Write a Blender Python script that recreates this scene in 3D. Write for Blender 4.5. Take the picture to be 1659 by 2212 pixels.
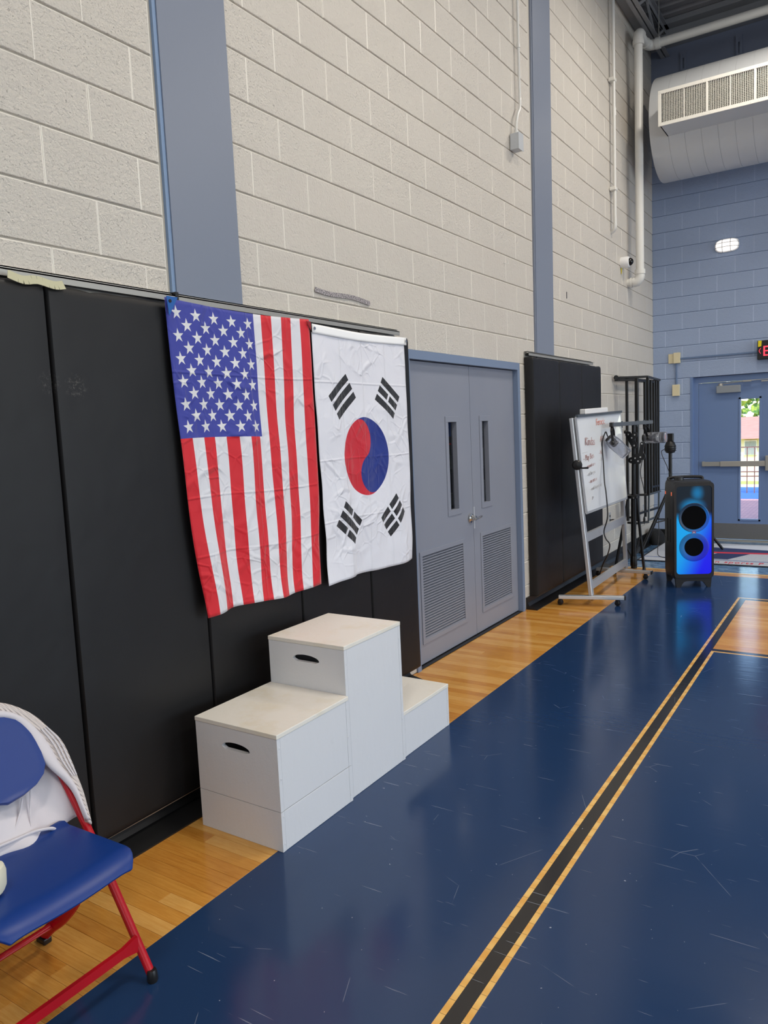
import bpy, bmesh, math, random
from mathutils import Vector, Matrix, noise
random.seed(7)
S = bpy.context.scene
for o in list(bpy.data.objects): bpy.data.objects.remove(o)
COL = S.collection

# ------------------------------------------------------------------ camera
CAM = Vector((2.41202551, -3.93700377, 1.54653218))
yaw, pitch, roll = 0.579056118, -0.108413085, -0.0450133041
fwd = Vector((-math.sin(yaw)*math.cos(pitch), math.cos(yaw)*math.cos(pitch), math.sin(pitch)))
r0 = Vector((math.cos(yaw), math.sin(yaw), 0)); u0 = r0.cross(fwd)
rt = r0*math.cos(roll) + u0*math.sin(roll); up = -r0*math.sin(roll) + u0*math.cos(roll)
cd = bpy.data.cameras.new('camera'); cam = bpy.data.objects.new('camera', cd); COL.objects.link(cam)
cam.matrix_world = Matrix(((rt.x, up.x, -fwd.x, CAM.x), (rt.y, up.y, -fwd.y, CAM.y), (rt.z, up.z, -fwd.z, CAM.z), (0, 0, 0, 1)))
cd.sensor_fit = 'VERTICAL'; cd.sensor_height = 36.0; cd.lens = 1624.30241/2212*36.0
cd.clip_start = 0.05; cd.clip_end = 200
S.camera = cam
S.view_settings.view_transform = 'Standard'; S.view_settings.look = 'None'
S.view_settings.gamma = 1; S.view_settings.use_curve_mapping = False
S.view_settings.exposure = -0.16

# ------------------------------------------------------------------ world
w = bpy.data.worlds.new('world'); S.world = w; w.use_nodes = True
wn = w.node_tree; wn.nodes.clear()
wo = wn.nodes.new('ShaderNodeOutputWorld'); bg = wn.nodes.new('ShaderNodeBackground')
sky = wn.nodes.new('ShaderNodeTexSky'); sky.sky_type = 'NISHITA'; sky.sun_disc = False
sky.sun_elevation = math.radians(50); sky.sun_rotation = math.radians(200)
bg.inputs[1].default_value = 0.55
wn.links.new(sky.outputs[0], bg.inputs[0]); wn.links.new(bg.outputs[0], wo.inputs[0])
sl = bpy.data.lights.new('sun', 'SUN'); sl.energy = 5.0; sl.angle = 0.01; sl.color = (1, .95, .88)
so = bpy.data.objects.new('sun', sl); COL.objects.link(so); so.rotation_euler = (math.radians(42), 0, math.radians(25))

# high-bay gym lights under the roof deck (warm white) and the gym's daylit windows, plus an added front fill
def area(name, loc, rot, sx, sy, e, col):
    l = bpy.data.lights.new(name, 'AREA'); l.shape = 'RECTANGLE'; l.size = sx; l.size_y = sy; l.energy = e; l.color = col
    o = bpy.data.objects.new(name, l); COL.objects.link(o); o.location = loc; o.rotation_euler = rot; return o
LAMP = (1.0, .925, .82)
LAMPS = [(1.95, 3.5), (6.2, 3.7), (10.5, 3.7), (2.3, -0.6), (6.2, -0.6), (10.5, -0.6), (2.3, -5.2), (6.2, -5.2), (10.5, -5.2)]
for x, y in LAMPS:
    area('high_bay_light', (x, y, 5.82), (0, 0, 0), .45, 1.25, 84, LAMP)
DAY = (.80, .90, 1.0)
WINS = [(-5.6, -2.4), (-1.4, 1.8), (2.6, 5.4)]
for a, b in WINS:
    area('window_and_fill_light', (13.95, (a+b)/2, 2.45), (0, math.radians(90), 0), 3.3, b-a, 165, DAY)
area('window_and_fill_light', (6.5, -11.9, 3.0), (math.radians(90), 0, 0), 9, 3.6, 190, DAY)  # added fill, no window in this wall; brightens the back wall

# ------------------------------------------------------------------ helpers
class NE:
    "tiny expression builder for math nodes"
    def __init__(s, nt, v): s.nt = nt; s.v = v
    def _op(s, op, *a, clamp=False):
        n = s.nt.nodes.new('ShaderNodeMath'); n.operation = op; n.use_clamp = clamp
        for i, q in enumerate((s,)+a):
            if isinstance(q, NE): q = q.v
            if isinstance(q, (int, float)): n.inputs[i].default_value = q
            else: s.nt.links.new(q, n.inputs[i])
        return NE(s.nt, n.outputs[0])
    def __add__(s, o): return s._op('ADD', o)
    def __radd__(s, o): return s._op('ADD', o)
    def __sub__(s, o): return s._op('SUBTRACT', o)
    def __rsub__(s, o): return NE(s.nt, float(o))._op('SUBTRACT', s)
    def __mul__(s, o): return s._op('MULTIPLY', o)
    def __rmul__(s, o): return s._op('MULTIPLY', o)
    def __truediv__(s, o): return s._op('DIVIDE', o)
    def __neg__(s): return s._op('MULTIPLY', -1.0)
    def lt(s, o): return s._op('LESS_THAN', o)
    def gt(s, o): return s._op('GREATER_THAN', o)
    def abs(s): return s._op('ABSOLUTE')
    def floor(s): return s._op('FLOOR')
    def mod(s, o): return s._op('FLOORED_MODULO', o)
    def min(s, o): return s._op('MINIMUM', o)
    def max(s, o): return s._op('MAXIMUM', o)
    def sqrt(s): return s._op('SQRT')
    def sin(s): return s._op('SINE')
    def cos(s): return s._op('COSINE')
    def atan2(s, o): return s._op('ARCTAN2', o)
    def pw(s, o): return s._op('POWER', o)
    def step(s, a, b):
        n = s.nt.nodes.new('ShaderNodeMapRange'); n.interpolation_type = 'SMOOTHSTEP'
        s.nt.links.new(s.v, n.inputs[0]); n.inputs[1].default_value = a; n.inputs[2].default_value = b
        return NE(s.nt, n.outputs[0])

def srgb(r, g, b):
    f = lambda c: (c/255/12.92) if c/255 <= .04045 else ((c/255+.055)/1.055)**2.4
    return (f(r), f(g), f(b), 1)

class M:
    "material with a principled shader"
    def __init__(s, name, col=(.8, .8, .8, 1), rough=.5, metal=0, spec=.5, **kw):
        s.m = bpy.data.materials.new(name); s.m.use_nodes = True; s.nt = s.m.node_tree
        s.b = s.nt.nodes['Principled BSDF']; s.N = s.nt.nodes; s.L = s.nt.links
        s.b.inputs['Base Color'].default_value = col; s.b.inputs['Roughness'].default_value = rough
        s.b.inputs['Metallic'].default_value = metal; s.b.inputs['Specular IOR Level'].default_value = spec
        for k, v in kw.items(): s.b.inputs[k.replace('_', ' ')].default_value = v
        s._tc = None; s.last = None
    def tc(s, which='Object'):
        if which == 'World':
            g = s.N.new('ShaderNodeNewGeometry'); return g.outputs['Position']
        if not s._tc: s._tc = s.N.new('ShaderNodeTexCoord')
        return s._tc.outputs[which]
    def xyz(s, which='Object'):
        n = s.N.new('ShaderNodeSeparateXYZ'); s.L.new(s.tc(which), n.inputs[0])
        return [NE(s.nt, n.outputs[i]) for i in range(3)]
    def noise(s, scale, detail=2, rough=.5, vec=None, mapscale=None, which='Object', dist=0):
        n = s.N.new('ShaderNodeTexNoise'); n.inputs['Scale'].default_value = scale; n.inputs['Detail'].default_value = detail
        n.inputs['Roughness'].default_value = rough; n.inputs['Distortion'].default_value = dist
        v = vec or s.tc(which)
        if mapscale:
            mp = s.N.new('ShaderNodeMapping'); mp.inputs['Scale'].default_value = mapscale; s.L.new(v, mp.inputs[0]); v = mp.outputs[0]
        s.L.new(v, n.inputs['Vector']); return NE(s.nt, n.outputs[0])
    def mix(s, fac, a, b, mode='MIX'):
        n = s.N.new('ShaderNodeMix'); n.data_type = 'RGBA'; n.blend_type = mode
        for i, q in ((0, fac), (6, a), (7, b)):
            if isinstance(q, NE): q = q.v
            if hasattr(q, 'is_output') or isinstance(q, bpy.types.NodeSocket): s.L.new(q, n.inputs[i])
            else: n.inputs[i].default_value = q
        return n.outputs[2]
    def color(s, sock): s.L.new(sock, s.b.inputs['Base Color']); return s
    def inp(s, name, e): s.L.new(e.v if isinstance(e, NE) else e, s.b.inputs[name]); return s
    def bump(s, e, strength=.3, dist=.01):
        n = s.N.new('ShaderNodeBump'); n.inputs['Strength'].default_value = strength; n.inputs['Distance'].default_value = dist
        s.L.new(e.v if isinstance(e, NE) else e, n.inputs['Height'])
        if s.last: s.L.new(s.last, n.inputs['Normal'])
        s.last = n.outputs[0]; s.L.new(s.last, s.b.inputs['Normal']); return s

def link(name, me, mat, parent=None, smooth=False, loc=None):
    o = bpy.data.objects.new(name, me); COL.objects.link(o)
    if mat is not None and len(me.materials) == 0:
        me.materials.append(mat.m if isinstance(mat, M) else mat)
    if smooth:
        for p in me.polygons: p.use_smooth = True
    if parent: o.parent = parent
    if loc: o.location = loc
    return o
def tag(o, label=None, cat=None, group=None, kind=None):
    if label: o['label'] = label
    if cat: o['category'] = cat
    if group: o['group'] = group
    if kind: o['kind'] = kind
    return o
def empty(name, loc=(0, 0, 0), rz=0, label=None, cat=None, group=None, kind=None):
    o = bpy.data.objects.new(name, None); COL.objects.link(o); o.location = loc; o.rotation_euler = (0, 0, rz)
    o.empty_display_size = .05
    return tag(o, label, cat, group, kind)

class MB:
    "mesh builder: collects simple solids into one mesh"
    def __init__(s): s.bm = bmesh.new()
    def box(s, a, b, bevel=0, seg=1, mat=None):
        a = Vector(a); b = Vector(b); lo = Vector(map(min, a, b)); hi = Vector(map(max, a, b))
        vs = [s.bm.verts.new((x, y, z)) for x in (lo.x, hi.x) for y in (lo.y, hi.y) for z in (lo.z, hi.z)]
        fs = [s.bm.faces.new([vs[i] for i in f]) for f in ((0, 1, 3, 2), (4, 6, 7, 5), (0, 4, 5, 1), (2, 3, 7, 6), (0, 2, 6, 4), (1, 5, 7, 3))]
        if bevel:
            es = list({e for f in fs for e in f.edges})
            r = bmesh.ops.bevel(s.bm, geom=es, offset=bevel, segments=seg, affect='EDGES', profile=.5)
            vs = list({v for f in r['faces'] for v in f.verts} | {v for v in vs if v.is_valid})
        if mat is not None:
            for v in vs: v.co = mat @ v.co
        return s
    def beam(s, p, q, wa, wb, upv=(0, 0, 1), bevel=0):
        "rectangular bar from p to q, wa across (side), wb along up"
        p = Vector(p); q = Vector(q); d = (q-p); L = d.length; d.normalize()
        u = Vector(upv)
        if abs(u.dot(d)) > .98: u = Vector((0, 1, 0))
        sd = d.cross(u).normalized(); u = sd.cross(d).normalized()
        m = Matrix(((sd.x, d.x, u.x, p.x), (sd.y, d.y, u.y, p.y), (sd.z, d.z, u.z, p.z), (0, 0, 0, 1)))
        return s.box((-wa/2, 0, -wb/2), (wa/2, L, wb/2), bevel, mat=m)
    def rings(s, rings, caps=True):
        rs = [[s.bm.verts.new(v) for v in r] for r in rings]
        n = len(rs[0])
        for a, b in zip(rs, rs[1:]):
            for i in range(n): s.bm.faces.new((a[i], a[(i+1) % n], b[(i+1) % n], b[i]))
        if caps:
            s.bm.faces.new(rs[0][::-1]); s.bm.faces.new(rs[-1])
        return s
    def tube(s, pts, r, n=12, flat=None):
        pts = [Vector(p) for p in pts]; rr = r if isinstance(r, (list, tuple)) else [r]*len(pts)
        rings = []; ref = None
        for i, p in enumerate(pts):
            t = (pts[min(i+1, len(pts)-1)]-pts[max(i-1, 0)]).normalized()
            if ref is None:
                ref = t.cross(Vector((0, 0, 1)) if abs(t.z) < .9 else Vector((0, 1, 0))).normalized()
            ref = (ref - t*ref.dot(t)).normalized(); b = t.cross(ref)
            k1, k2 = (1, 1) if flat is None else flat
            rings.append([p + (ref*math.cos(2*math.pi*j/n)*k1 + b*math.sin(2*math.pi*j/n)*k2)*rr[i] for j in range(n)])
        return s.rings(rings)
    def lathe(s, prof, n=24, mat=None, caps=True):
        rings = [[Vector((r*math.cos(2*math.pi*j/n), r*math.sin(2*math.pi*j/n), z)) for j in range(n)] for r, z in prof]
        if mat is not None: rings = [[mat @ v for v in r] for r in rings]
        return s.rings(rings, caps)
    def mesh(s, name):
        bmesh.ops.recalc_face_normals(s.bm, faces=s.bm.faces)
        me = bpy.data.meshes.new(name); s.bm.to_mesh(me); s.bm.free(); return me
    def build(s, name, mat, parent=None, smooth=False, loc=None, sharp=35):
        me = s.mesh(name)
        o = link(name, me, mat, parent, smooth, loc)
        if smooth and sharp:
            me.set_sharp_from_angle(angle=math.radians(sharp))
        return o
def axis_mat(p, d, upv=(0, 0, 1)):
    "matrix mapping local +Z to direction d at p"
    d = Vector(d).normalized(); q = Vector((0, 0, 1)).rotation_difference(d)
    return Matrix.Translation(Vector(p)) @ q.to_matrix().to_4x4()
def catmull(pts, k=8):
    pts = [Vector(p) for p in pts]; out = []
    P = [pts[0]*2-pts[1]] + pts + [pts[-1]*2-pts[-2]]
    for i in range(1, len(P)-2):
        for j in range(k):
            t = j/k; a, b, c, d = P[i-1], P[i], P[i+1], P[i+2]
            out.append(.5*((2*b)+(-a+c)*t+(2*a-5*b+4*c-d)*t*t+(-a+3*b-3*c+d)*t**3))
    out.append(pts[-1]); return out
def plate(outer, holes, th, mat=None):
    "flat plate in local XY with holes, thickness along Z (centred); returns mesh"
    cu = bpy.data.curves.new('tmp', 'CURVE'); cu.dimensions = '2D'; cu.fill_mode = 'BOTH'; cu.extrude = th/2
    for loop in [outer]+list(holes):
        sp = cu.splines.new('POLY'); sp.points.add(len(loop)-1)
        for i, (x, y) in enumerate(loop): sp.points[i].co = (x, y, 0, 1)
        sp.use_cyclic_u = True
    ob = bpy.data.objects.new('tmp', cu); COL.objects.link(ob)
    dg = bpy.context.evaluated_depsgraph_get(); dg.update()
    me = bpy.data.meshes.new_from_object(ob.evaluated_get(dg)); bpy.data.objects.remove(ob); bpy.data.curves.remove(cu)
    for p_ in me.polygons: p_.use_smooth = False
    if mat is not None: me.transform(mat)
    return me
def text_mesh(txt, size, depth=.0008, align='LEFT', shear=0, spacing=1.0):
    cu = bpy.data.curves.new('tmp', 'FONT'); cu.body = txt; cu.size = size; cu.extrude = depth; cu.align_x = align
    cu.shear = shear; cu.space_character = spacing; cu.resolution_u = 3
    ob = bpy.data.objects.new('tmp', cu); COL.objects.link(ob)
    dg = bpy.context.evaluated_depsgraph_get(); dg.update()
    me = bpy.data.meshes.new_from_object(ob.evaluated_get(dg)); bpy.data.objects.remove(ob); bpy.data.curves.remove(cu)
    return me
def frame_mat(p, ex, ey):
    ex = Vector(ex).normalized(); ey = Vector(ey); ey = (ey-ex*ey.dot(ex)).normalized(); ez = ex.cross(ey)
    return Matrix(((ex.x, ey.x, ez.x, p[0]), (ex.y, ey.y, ez.y, p[1]), (ex.z, ey.z, ez.z, p[2]), (0, 0, 0, 1)))
def sub_copy(o, parent):
    c = o.copy(); COL.objects.link(c); c.parent = parent; return c

# ------------------------------------------------------------------ materials
def block_paint(name, col, rough, depth=.6):
    m = M(name, col, rough)
    w1 = m.noise(95, 4, .6, which='World'); w2 = m.noise(30, 3, .6, which='World'); w3 = m.noise(1.7, 3, .5, which='World'); w2 = w2.step(.2, .8)
    pit = m.noise(90, 2, .5, which='World').step(.66, .72)
    m.color(m.mix(w3, tuple(c*.94 for c in col[:3])+(1,), tuple(min(1, c*1.04) for c in col[:3])+(1,)))
    m.bump(w1, depth, .0075); m.bump(w2, depth*.5, .005); m.bump(-pit, depth*.8, .004)
    return m
CREAM = block_paint('cream_block_paint', srgb(216, 209, 198), .40, 1.0)
BLUEB = block_paint('blue_block_paint', srgb(158, 175, 205), .42, .7)
JOINTC = M('cream_lit_joint', srgb(240, 234, 223), .4)  # joint edges lighter than the blocks: the light they catch is painted in
JOINTB = M('blue_lit_joint', srgb(180, 196, 222), .4)
MORTAR = M('cream_mortar', srgb(196, 189, 176), .6)
MORTARB = M('blue_mortar', srgb(110, 128, 160), .6)
STEELP = M('grey_blue_steel_paint', srgb(128, 136, 152), .38); STEELP.bump(STEELP.noise(60, 3, which='World'), .12, .002)
EDGEBLUE = M('lit_blue_edge_paint', srgb(128, 152, 184), .45); EDGEBLUE.bump(EDGEBLUE.noise(40, 3, which='World'), .4, .004)  # near side face of the left column, its brighter light put into the colour
DOORG = M('grey_door_paint', srgb(138, 142, 154), .36)
DOORG.color(DOORG.mix(DOORG.noise(2.2, 3, which='World'), srgb(131, 136, 150), srgb(144, 147, 157)))
DOORF = M('blue_frame_paint', srgb(120, 136, 162), .36)
DOORB = M('blue_door_paint', srgb(112, 136, 178), .33)
VINYL = M('black_vinyl', srgb(25, 24, 25), .5, 0, .35)
VINYL.bump(VINYL.noise(3.2, 3, which='World'), .25, .02); VINYL.bump(VINYL.noise(420, 2, which='World'), .12, .001)
scf = VINYL.noise(26, 6, .7, which='World', mapscale=(1, .35, 1)).step(.70, .78)
_px, _py, _pz = VINYL.xyz('World')
def _sp(cy_, cz_, r_): return 1.0-(((_py-cy_)*(_py-cy_)+(_pz-cz_)*(_pz-cz_)).sqrt()).step(r_*.3, r_)
scm = (_sp(-2.285, 1.745, .055).max(_sp(-2.385, 1.755, .05)*.7))*VINYL.noise(70, 5, .75, which='World').step(.5, .64)
VINYL.color(VINYL.mix(scm*.5, srgb(25, 24, 25), srgb(112, 108, 104)))
VINYL.inp('Roughness', scf*.25+.46)
RUBBER = M('black_rubber', srgb(26, 26, 27), .38)
PEEL = M('peeled_backing', srgb(150, 128, 108), .8)
ALU = M('aluminium', srgb(172, 170, 164), .42, .45); ALU.bump(ALU.noise(30, 2, mapscale=(1, 1, 40)), .05, .001)
ALUL = M('light_aluminium', srgb(205, 207, 210), .38, .55)
CHROME = M('chrome', srgb(215, 212, 205), .16, 1)
BLACKM = M('black_metal', srgb(14, 14, 16), .38)
BLACKP = M('black_plastic', srgb(22, 22, 24), .42)
GREYM = M('grey_metal', srgb(96, 104, 110), .4, .6)
WHITEP = M('white_pipe_paint', srgb(222, 221, 216), .35)
GALV = M('grey_galvanised', srgb(190, 192, 194), .45, .3)
DUCTP = M('grey_duct_paint', srgb(200, 203, 206), .32)
GRILLEW = M('white_grille', srgb(232, 230, 222), .45)
DARKIN = M('dark_interior', srgb(14, 14, 15), .9)
DECK = M('grey_roof_deck', srgb(150, 147, 148), .55)
BEAMG = M('grey_roof_steel', srgb(146, 147, 150), .5)
BEIGE = M('beige_plastic', srgb(224, 212, 176), .5)
WHITEPL = M('white_plastic', srgb(236, 236, 236), .35)
BLUEPL = M('blue_plastic', srgb(12, 56, 132), .38, 0, .4)
BLUEPL.bump(BLUEPL.noise(300, 2), .08, .001)
sc1 = BLUEPL.noise(60, 3, .6, mapscale=(1, .12, 1)).step(.76, .8)
BLUEPL.color(BLUEPL.mix(sc1*.25, srgb(10, 54, 130), srgb(110, 140, 195)))
REDM = M('red_enamel', srgb(186, 14, 30), .3, 0, .4)
REDM.color(REDM.mix(REDM.noise(35, 4, .6).step(.66, .76)*.6, srgb(186, 14, 30), srgb(112, 12, 24)))
CLEAR = M('clear_plastic', srgb(226, 228, 234), .07, 0, .6, Transmission_Weight=.93, IOR=1.3)
SMOKE = M('smoked_plastic', srgb(96, 96, 104), .2, 0, .5, Transmission_Weight=.35, IOR=1.3)
GLASS = M('glass', (1, 1, 1, 1), .0, 0, .5, Transmission_Weight=1.0, IOR=1.15)
CREAMF = M('cream_foam', srgb(226, 222, 200), .7); CREAMF.bump(CREAMF.noise(22, 3), .3, .006)
TAPE = M('silver_tape', srgb(140, 134, 132), .4, .3)
TAPE.color(TAPE.mix(TAPE.noise(140, 2, .7).step(.45, .6), srgb(126, 120, 120), srgb(214, 204, 202)))
PAPER = M('masking_tape', srgb(196, 192, 160), .7)
YELT = M('yellow_tape', srgb(235, 215, 20), .4)

# painted plywood of the podium
def ply(name, col, stain):
    m = M(name, col, .42); x, y, z = m.xyz('World')
    m.bump(m.noise(26, 4, .65, which='World', mapscale=(1, 1, .35)), .35, .004)
    m.bump(m.noise(120, 2, which='World'), .15, .002)
    if stain:
        st = m.noise(4.5, 5, .65, which='World').step(.48, .72)
        sp = m.noise(75, 2, .6, which='World').step(.745, .77)
        c = m.mix(st*.45, col, srgb(226, 214, 182)); m.color(m.mix(sp*.45, c, srgb(150, 138, 118)))
    else:
        st = m.noise(9, 5, .7, which='World').step(.62, .75)
        m.color(m.mix(st*.35, col, tuple(c*.88 for c in col[:3])+(1,)))
    return m
PLYTOP = ply('worn_white_top_paint', srgb(240, 236, 226), True)
PLYSIDE = ply('white_plywood_paint', srgb(226, 227, 230), False)

# floor finishes
def coat(m, r=.13):
    wv = m.noise(2.2, 2, .5, which='World', mapscale=(.6, 13, 1))
    m.bump(wv, .10, .004)
    m.bump(m.noise(14, 3, .5, which='World', mapscale=(.8, 3, 1)), .05, .002)
    rr = m.noise(7, 5, .7, which='World')
    m.inp('Roughness', rr*.10+(r-.04))
    return m
WOODS = []
for i, (a, b) in enumerate([((214, 150, 66), (226, 168, 84)), ((206, 140, 56), (220, 158, 72)), ((222, 162, 80), (232, 178, 98)), ((198, 130, 50), (214, 150, 66))]):
    m = M('maple_plank', srgb(*a), .18)
    g = m.noise(7, 6, .62, which='World', mapscale=(1.2, 16, 1), dist=.6)
    fl = m.noise(5, 3, .6, which='World').step(.45, .7)
    sk = m.noise(36, 3, .6, which='World', mapscale=(.5, 1, 1)).step(.72, .78)
    c = m.mix(g.step(.3, .7), srgb(*a), srgb(*b)); c = m.mix(fl*.35, c, tuple(q*.82 for q in srgb(*a)[:3])+(1,)); c = m.mix(sk*.5, c, srgb(120, 74, 28))
    m.color(c); coat(m, .15); WOODS.append(m)
GOLD = M('bare_wood_stripe', srgb(226, 172, 84), .2)
_, gy, _z = GOLD.xyz('World')
jj = (gy/.0572).mod(1.0).lt(.035); g2 = GOLD.noise(1, 0, which='World', mapscale=(.01, 17.5, .01))
GOLD.color(GOLD.mix(jj*.6, GOLD.mix(g2.step(.3, .7), srgb(232, 172, 82), srgb(246, 202, 118)), srgb(110, 70, 26))); coat(GOLD, .16)
def paintfloor(name, col):
    m = M(name, col, .16); x, y, z = m.xyz('World')
    big = m.noise(1.3, 4, .6, which='World')
    # scratches: stretched noise thin lines in two directions plus board end marks
    s1 = m.noise(5, 2, .5, which='World', mapscale=(.7, 26, 1)).step(.71, .73)
    s2 = m.noise(4, 3, .6, which='World', mapscale=(22, 1.2, 1)).step(.765, .775)
    s3 = m.noise(60, 2, .5, which='World').step(.76, .775)
    v = m.N.new('ShaderNodeTexVoronoi'); v.feature = 'DISTANCE_TO_EDGE'; v.inputs['Scale'].default_value = 1.6
    nz = m.noise(3, 2, which='World'); m.L.new(m.tc('World'), v.inputs['Vector'])
    s4 = NE(m.nt, v.outputs[0]).lt(.0012)*m.noise(6, 2, which='World').step(.55, .62)
    sc = s1*.36; sc = sc.max(s2*.35).max(s3*.8).max(s4*.25)
    c = m.mix(big, tuple(q*.88 for q in col[:3])+(1,), tuple(q*1.08 for q in col[:3])+(1,))
    m.color(m.mix(sc, c, srgb(190, 200, 215))); coat(m, .15)
    return m
BLUEF = paintfloor('navy_court_paint', srgb(30, 58, 98))
BLACKF = paintfloor('black_line_paint', srgb(38, 36, 36))
ALCF = M('blue_grey_tile', srgb(92, 130, 168), .12)
ALCF.color(ALCF.mix(ALCF.noise(9, 4, .7, which='World', mapscale=(1, 3, 1)).step(.45, .6), srgb(74, 112, 152), srgb(128, 164, 196))); coat(ALCF, .12)

# ------------------------------------------------------------------ floor
C = .2032; B = .4064
YB = 6.264; YS = 3.985      # back wall, end of the court floor
RX = 14.0; YN = -12.0; ZC = 6.35
m_ = MB(); m_.box((-.3, YN, -.30), (RX, YS, -.012)); m_.box((-.3, YS, -.30), (RX, YB+.3, -.06))
floor = m_.build('floor', M('subfloor', srgb(60, 42, 20), .6)); tag(floor, kind='structure')
# planks: every board runs away from the wall (along x)
pm = {}
def plank(x0, x1, y0, y1, wi):
    k = (round(x1-x0, 3), round(y1-y0, 4), wi)
    if k not in pm:
        L, Wd = k[0], k[1]
        mb = MB(); mb.box((0, 0, -.012), (L-.0008, Wd-.0008, 0), .0006); me = mb.mesh('plank'); me.materials.append(WOODS[wi].m); pm[k] = me
    o = bpy.data.objects.new('plank', pm[k]); COL.objects.link(o); o.location = (x0+.0004, y0+.0004, 0); o.parent = floor
PW = .0572
rows = 0; y = -3.02; n_pl = 0
while y < 3.80:
    y1 = min(y+PW, 3.822)
    if random.random() < .45 and y < 1.2:
        c = round(random.choice((.12, .2, .28, .36, .42)), 2)
        plank(0, c, y, y1, random.randrange(4)); plank(c, .576, y, y1, random.randrange(4)); n_pl += 2
    else:
        plank(0, .576, y, y1, random.randrange(4)); n_pl += 1
    y = y1
y = 1.322
while y < 2.84:
    y1 = min(y+PW, 2.848)
    c = 1.542+random.choice((.35, .6, .9, 1.2, 1.5)); plank(1.542, c, y, y1, random.randrange(4)); plank(c, 4.2, y, y1, random.randrange(4)); n_pl += 2
    y = y1
for y0, y1 in ((3.822, 3.879), (3.879, 3.936)):
    for x0, x1 in ((0, .9), (.9, 1.9), (1.9, 4.2)): plank(x0, x1, y0, y1, random.randrange(4)); n_pl += 1
# remaining wood beyond the frame as one sheet
mb = MB(); mb.box((4.2, 1.322, -.012), (RX, 2.848, 0)); mb.box((4.2, 3.822, -.012), (RX, 3.936, 0)); mb.box((0, YN, -.012), (.576, -3.02, 0))
tag(mb.build('plank_field', WOODS[0], floor), kind='stuff')
mb = MB()
mb.box((.576, YN, -.012), (1.475, 3.822, .0)); mb.box((1.475, 2.93, -.012), (RX, 3.822, .0))
mb.box((1.561, YN, -.012), (RX, 1.25, .0)); mb.build('blue_paint', BLUEF, floor)
mb = MB(); mb.box((1.494, YN, -.012), (1.542, 2.905, .0)); mb.box((1.542, 1.272, -.012), (RX, 1.322, .0)); mb.box((1.542, 2.848, -.012), (RX, 2.905, .0))
mb.build('black_line', BLACKF, floor)
mb = MB(); mb.box((1.475, YN, -.012), (1.494, 2.93, .0)); mb.box((1.542, YN, -.012), (1.561, 1.272, .0)); mb.box((1.561, 1.25, -.012), (RX, 1.272, .0)); mb.box((1.494, 2.905, -.012), (RX, 2.93, .0))
mb.build('bare_wood_stripe', GOLD, floor)
mb = MB(); mb.box((0, 3.936, -.03), (RX, 3.975, -.006)); mb.build('expansion_gap', RUBBER, floor)
mb = MB(); mb.box((0, 3.975, -.05), (RX, 4.03, -.004), .006, 2); mb.build('reducer_strip', GOLD, floor)
mb = MB(); mb.box((0, 4.03, -.08), (RX, YB+.2, -.04)); mb.build('tile_floor', ALCF, floor)

# ------------------------------------------------------------------ block walls
def block_mesh(L, Hh, mat, th=.012):
    # wall face at x=0 looking +x; thickly painted head joints, deeper bed joint that casts a shadow line
    mb = MB(); e = .0002
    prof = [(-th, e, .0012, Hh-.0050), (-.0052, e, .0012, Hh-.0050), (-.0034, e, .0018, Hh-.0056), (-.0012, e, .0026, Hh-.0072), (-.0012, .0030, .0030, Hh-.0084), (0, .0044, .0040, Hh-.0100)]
    mb.rings([[Vector((x, i, z0)), Vector((x, L-i, z0)), Vector((x, L-i, z1)), Vector((x, i, z1))] for x, i, z0, z1 in prof])
    bmesh.ops.recalc_face_normals(mb.bm, faces=mb.bm.faces)
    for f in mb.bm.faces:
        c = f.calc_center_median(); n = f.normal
        if -.006 < c.x < -.00001 and (c.y < .0044 or c.y > L-.0044 or c.z > Hh-.012) and c.z > .006: f.material_index = 1  # block ends and top chamfers take the lighter colour as painted-in lit ridges
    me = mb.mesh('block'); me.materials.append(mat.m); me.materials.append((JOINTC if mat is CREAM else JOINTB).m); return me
bmc = {}
def put_block(parent, mat, L, pos, rot, joined=None):
    L = round(L, 3)
    k = (L, mat.m.name)
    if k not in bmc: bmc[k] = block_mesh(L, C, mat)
    jx = random.uniform(-.0012, .0012); tl = random.uniform(-.0035, .0035); ty = random.uniform(-.003, .003)
    mw = Matrix.Translation(pos) @ Matrix.Rotation(rot, 4, 'Z') @ Matrix.Translation((jx, 0, 0)) @ Matrix.Rotation(tl, 4, 'Y') @ Matrix.Rotation(ty, 4, 'Z')
    if joined is not None:
        bm2 = bmesh.new(); bm2.from_mesh(bmc[k]); bm2.transform(mw)
        tmp = bpy.data.meshes.new('t'); bm2.to_mesh(tmp); bm2.free(); joined.bm.from_mesh(tmp); bpy.data.meshes.remove(tmp)
        return
    o = bpy.data.objects.new('block', bmc[k]); COL.objects.link(o); o.parent = parent; o.matrix_world = mw

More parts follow.
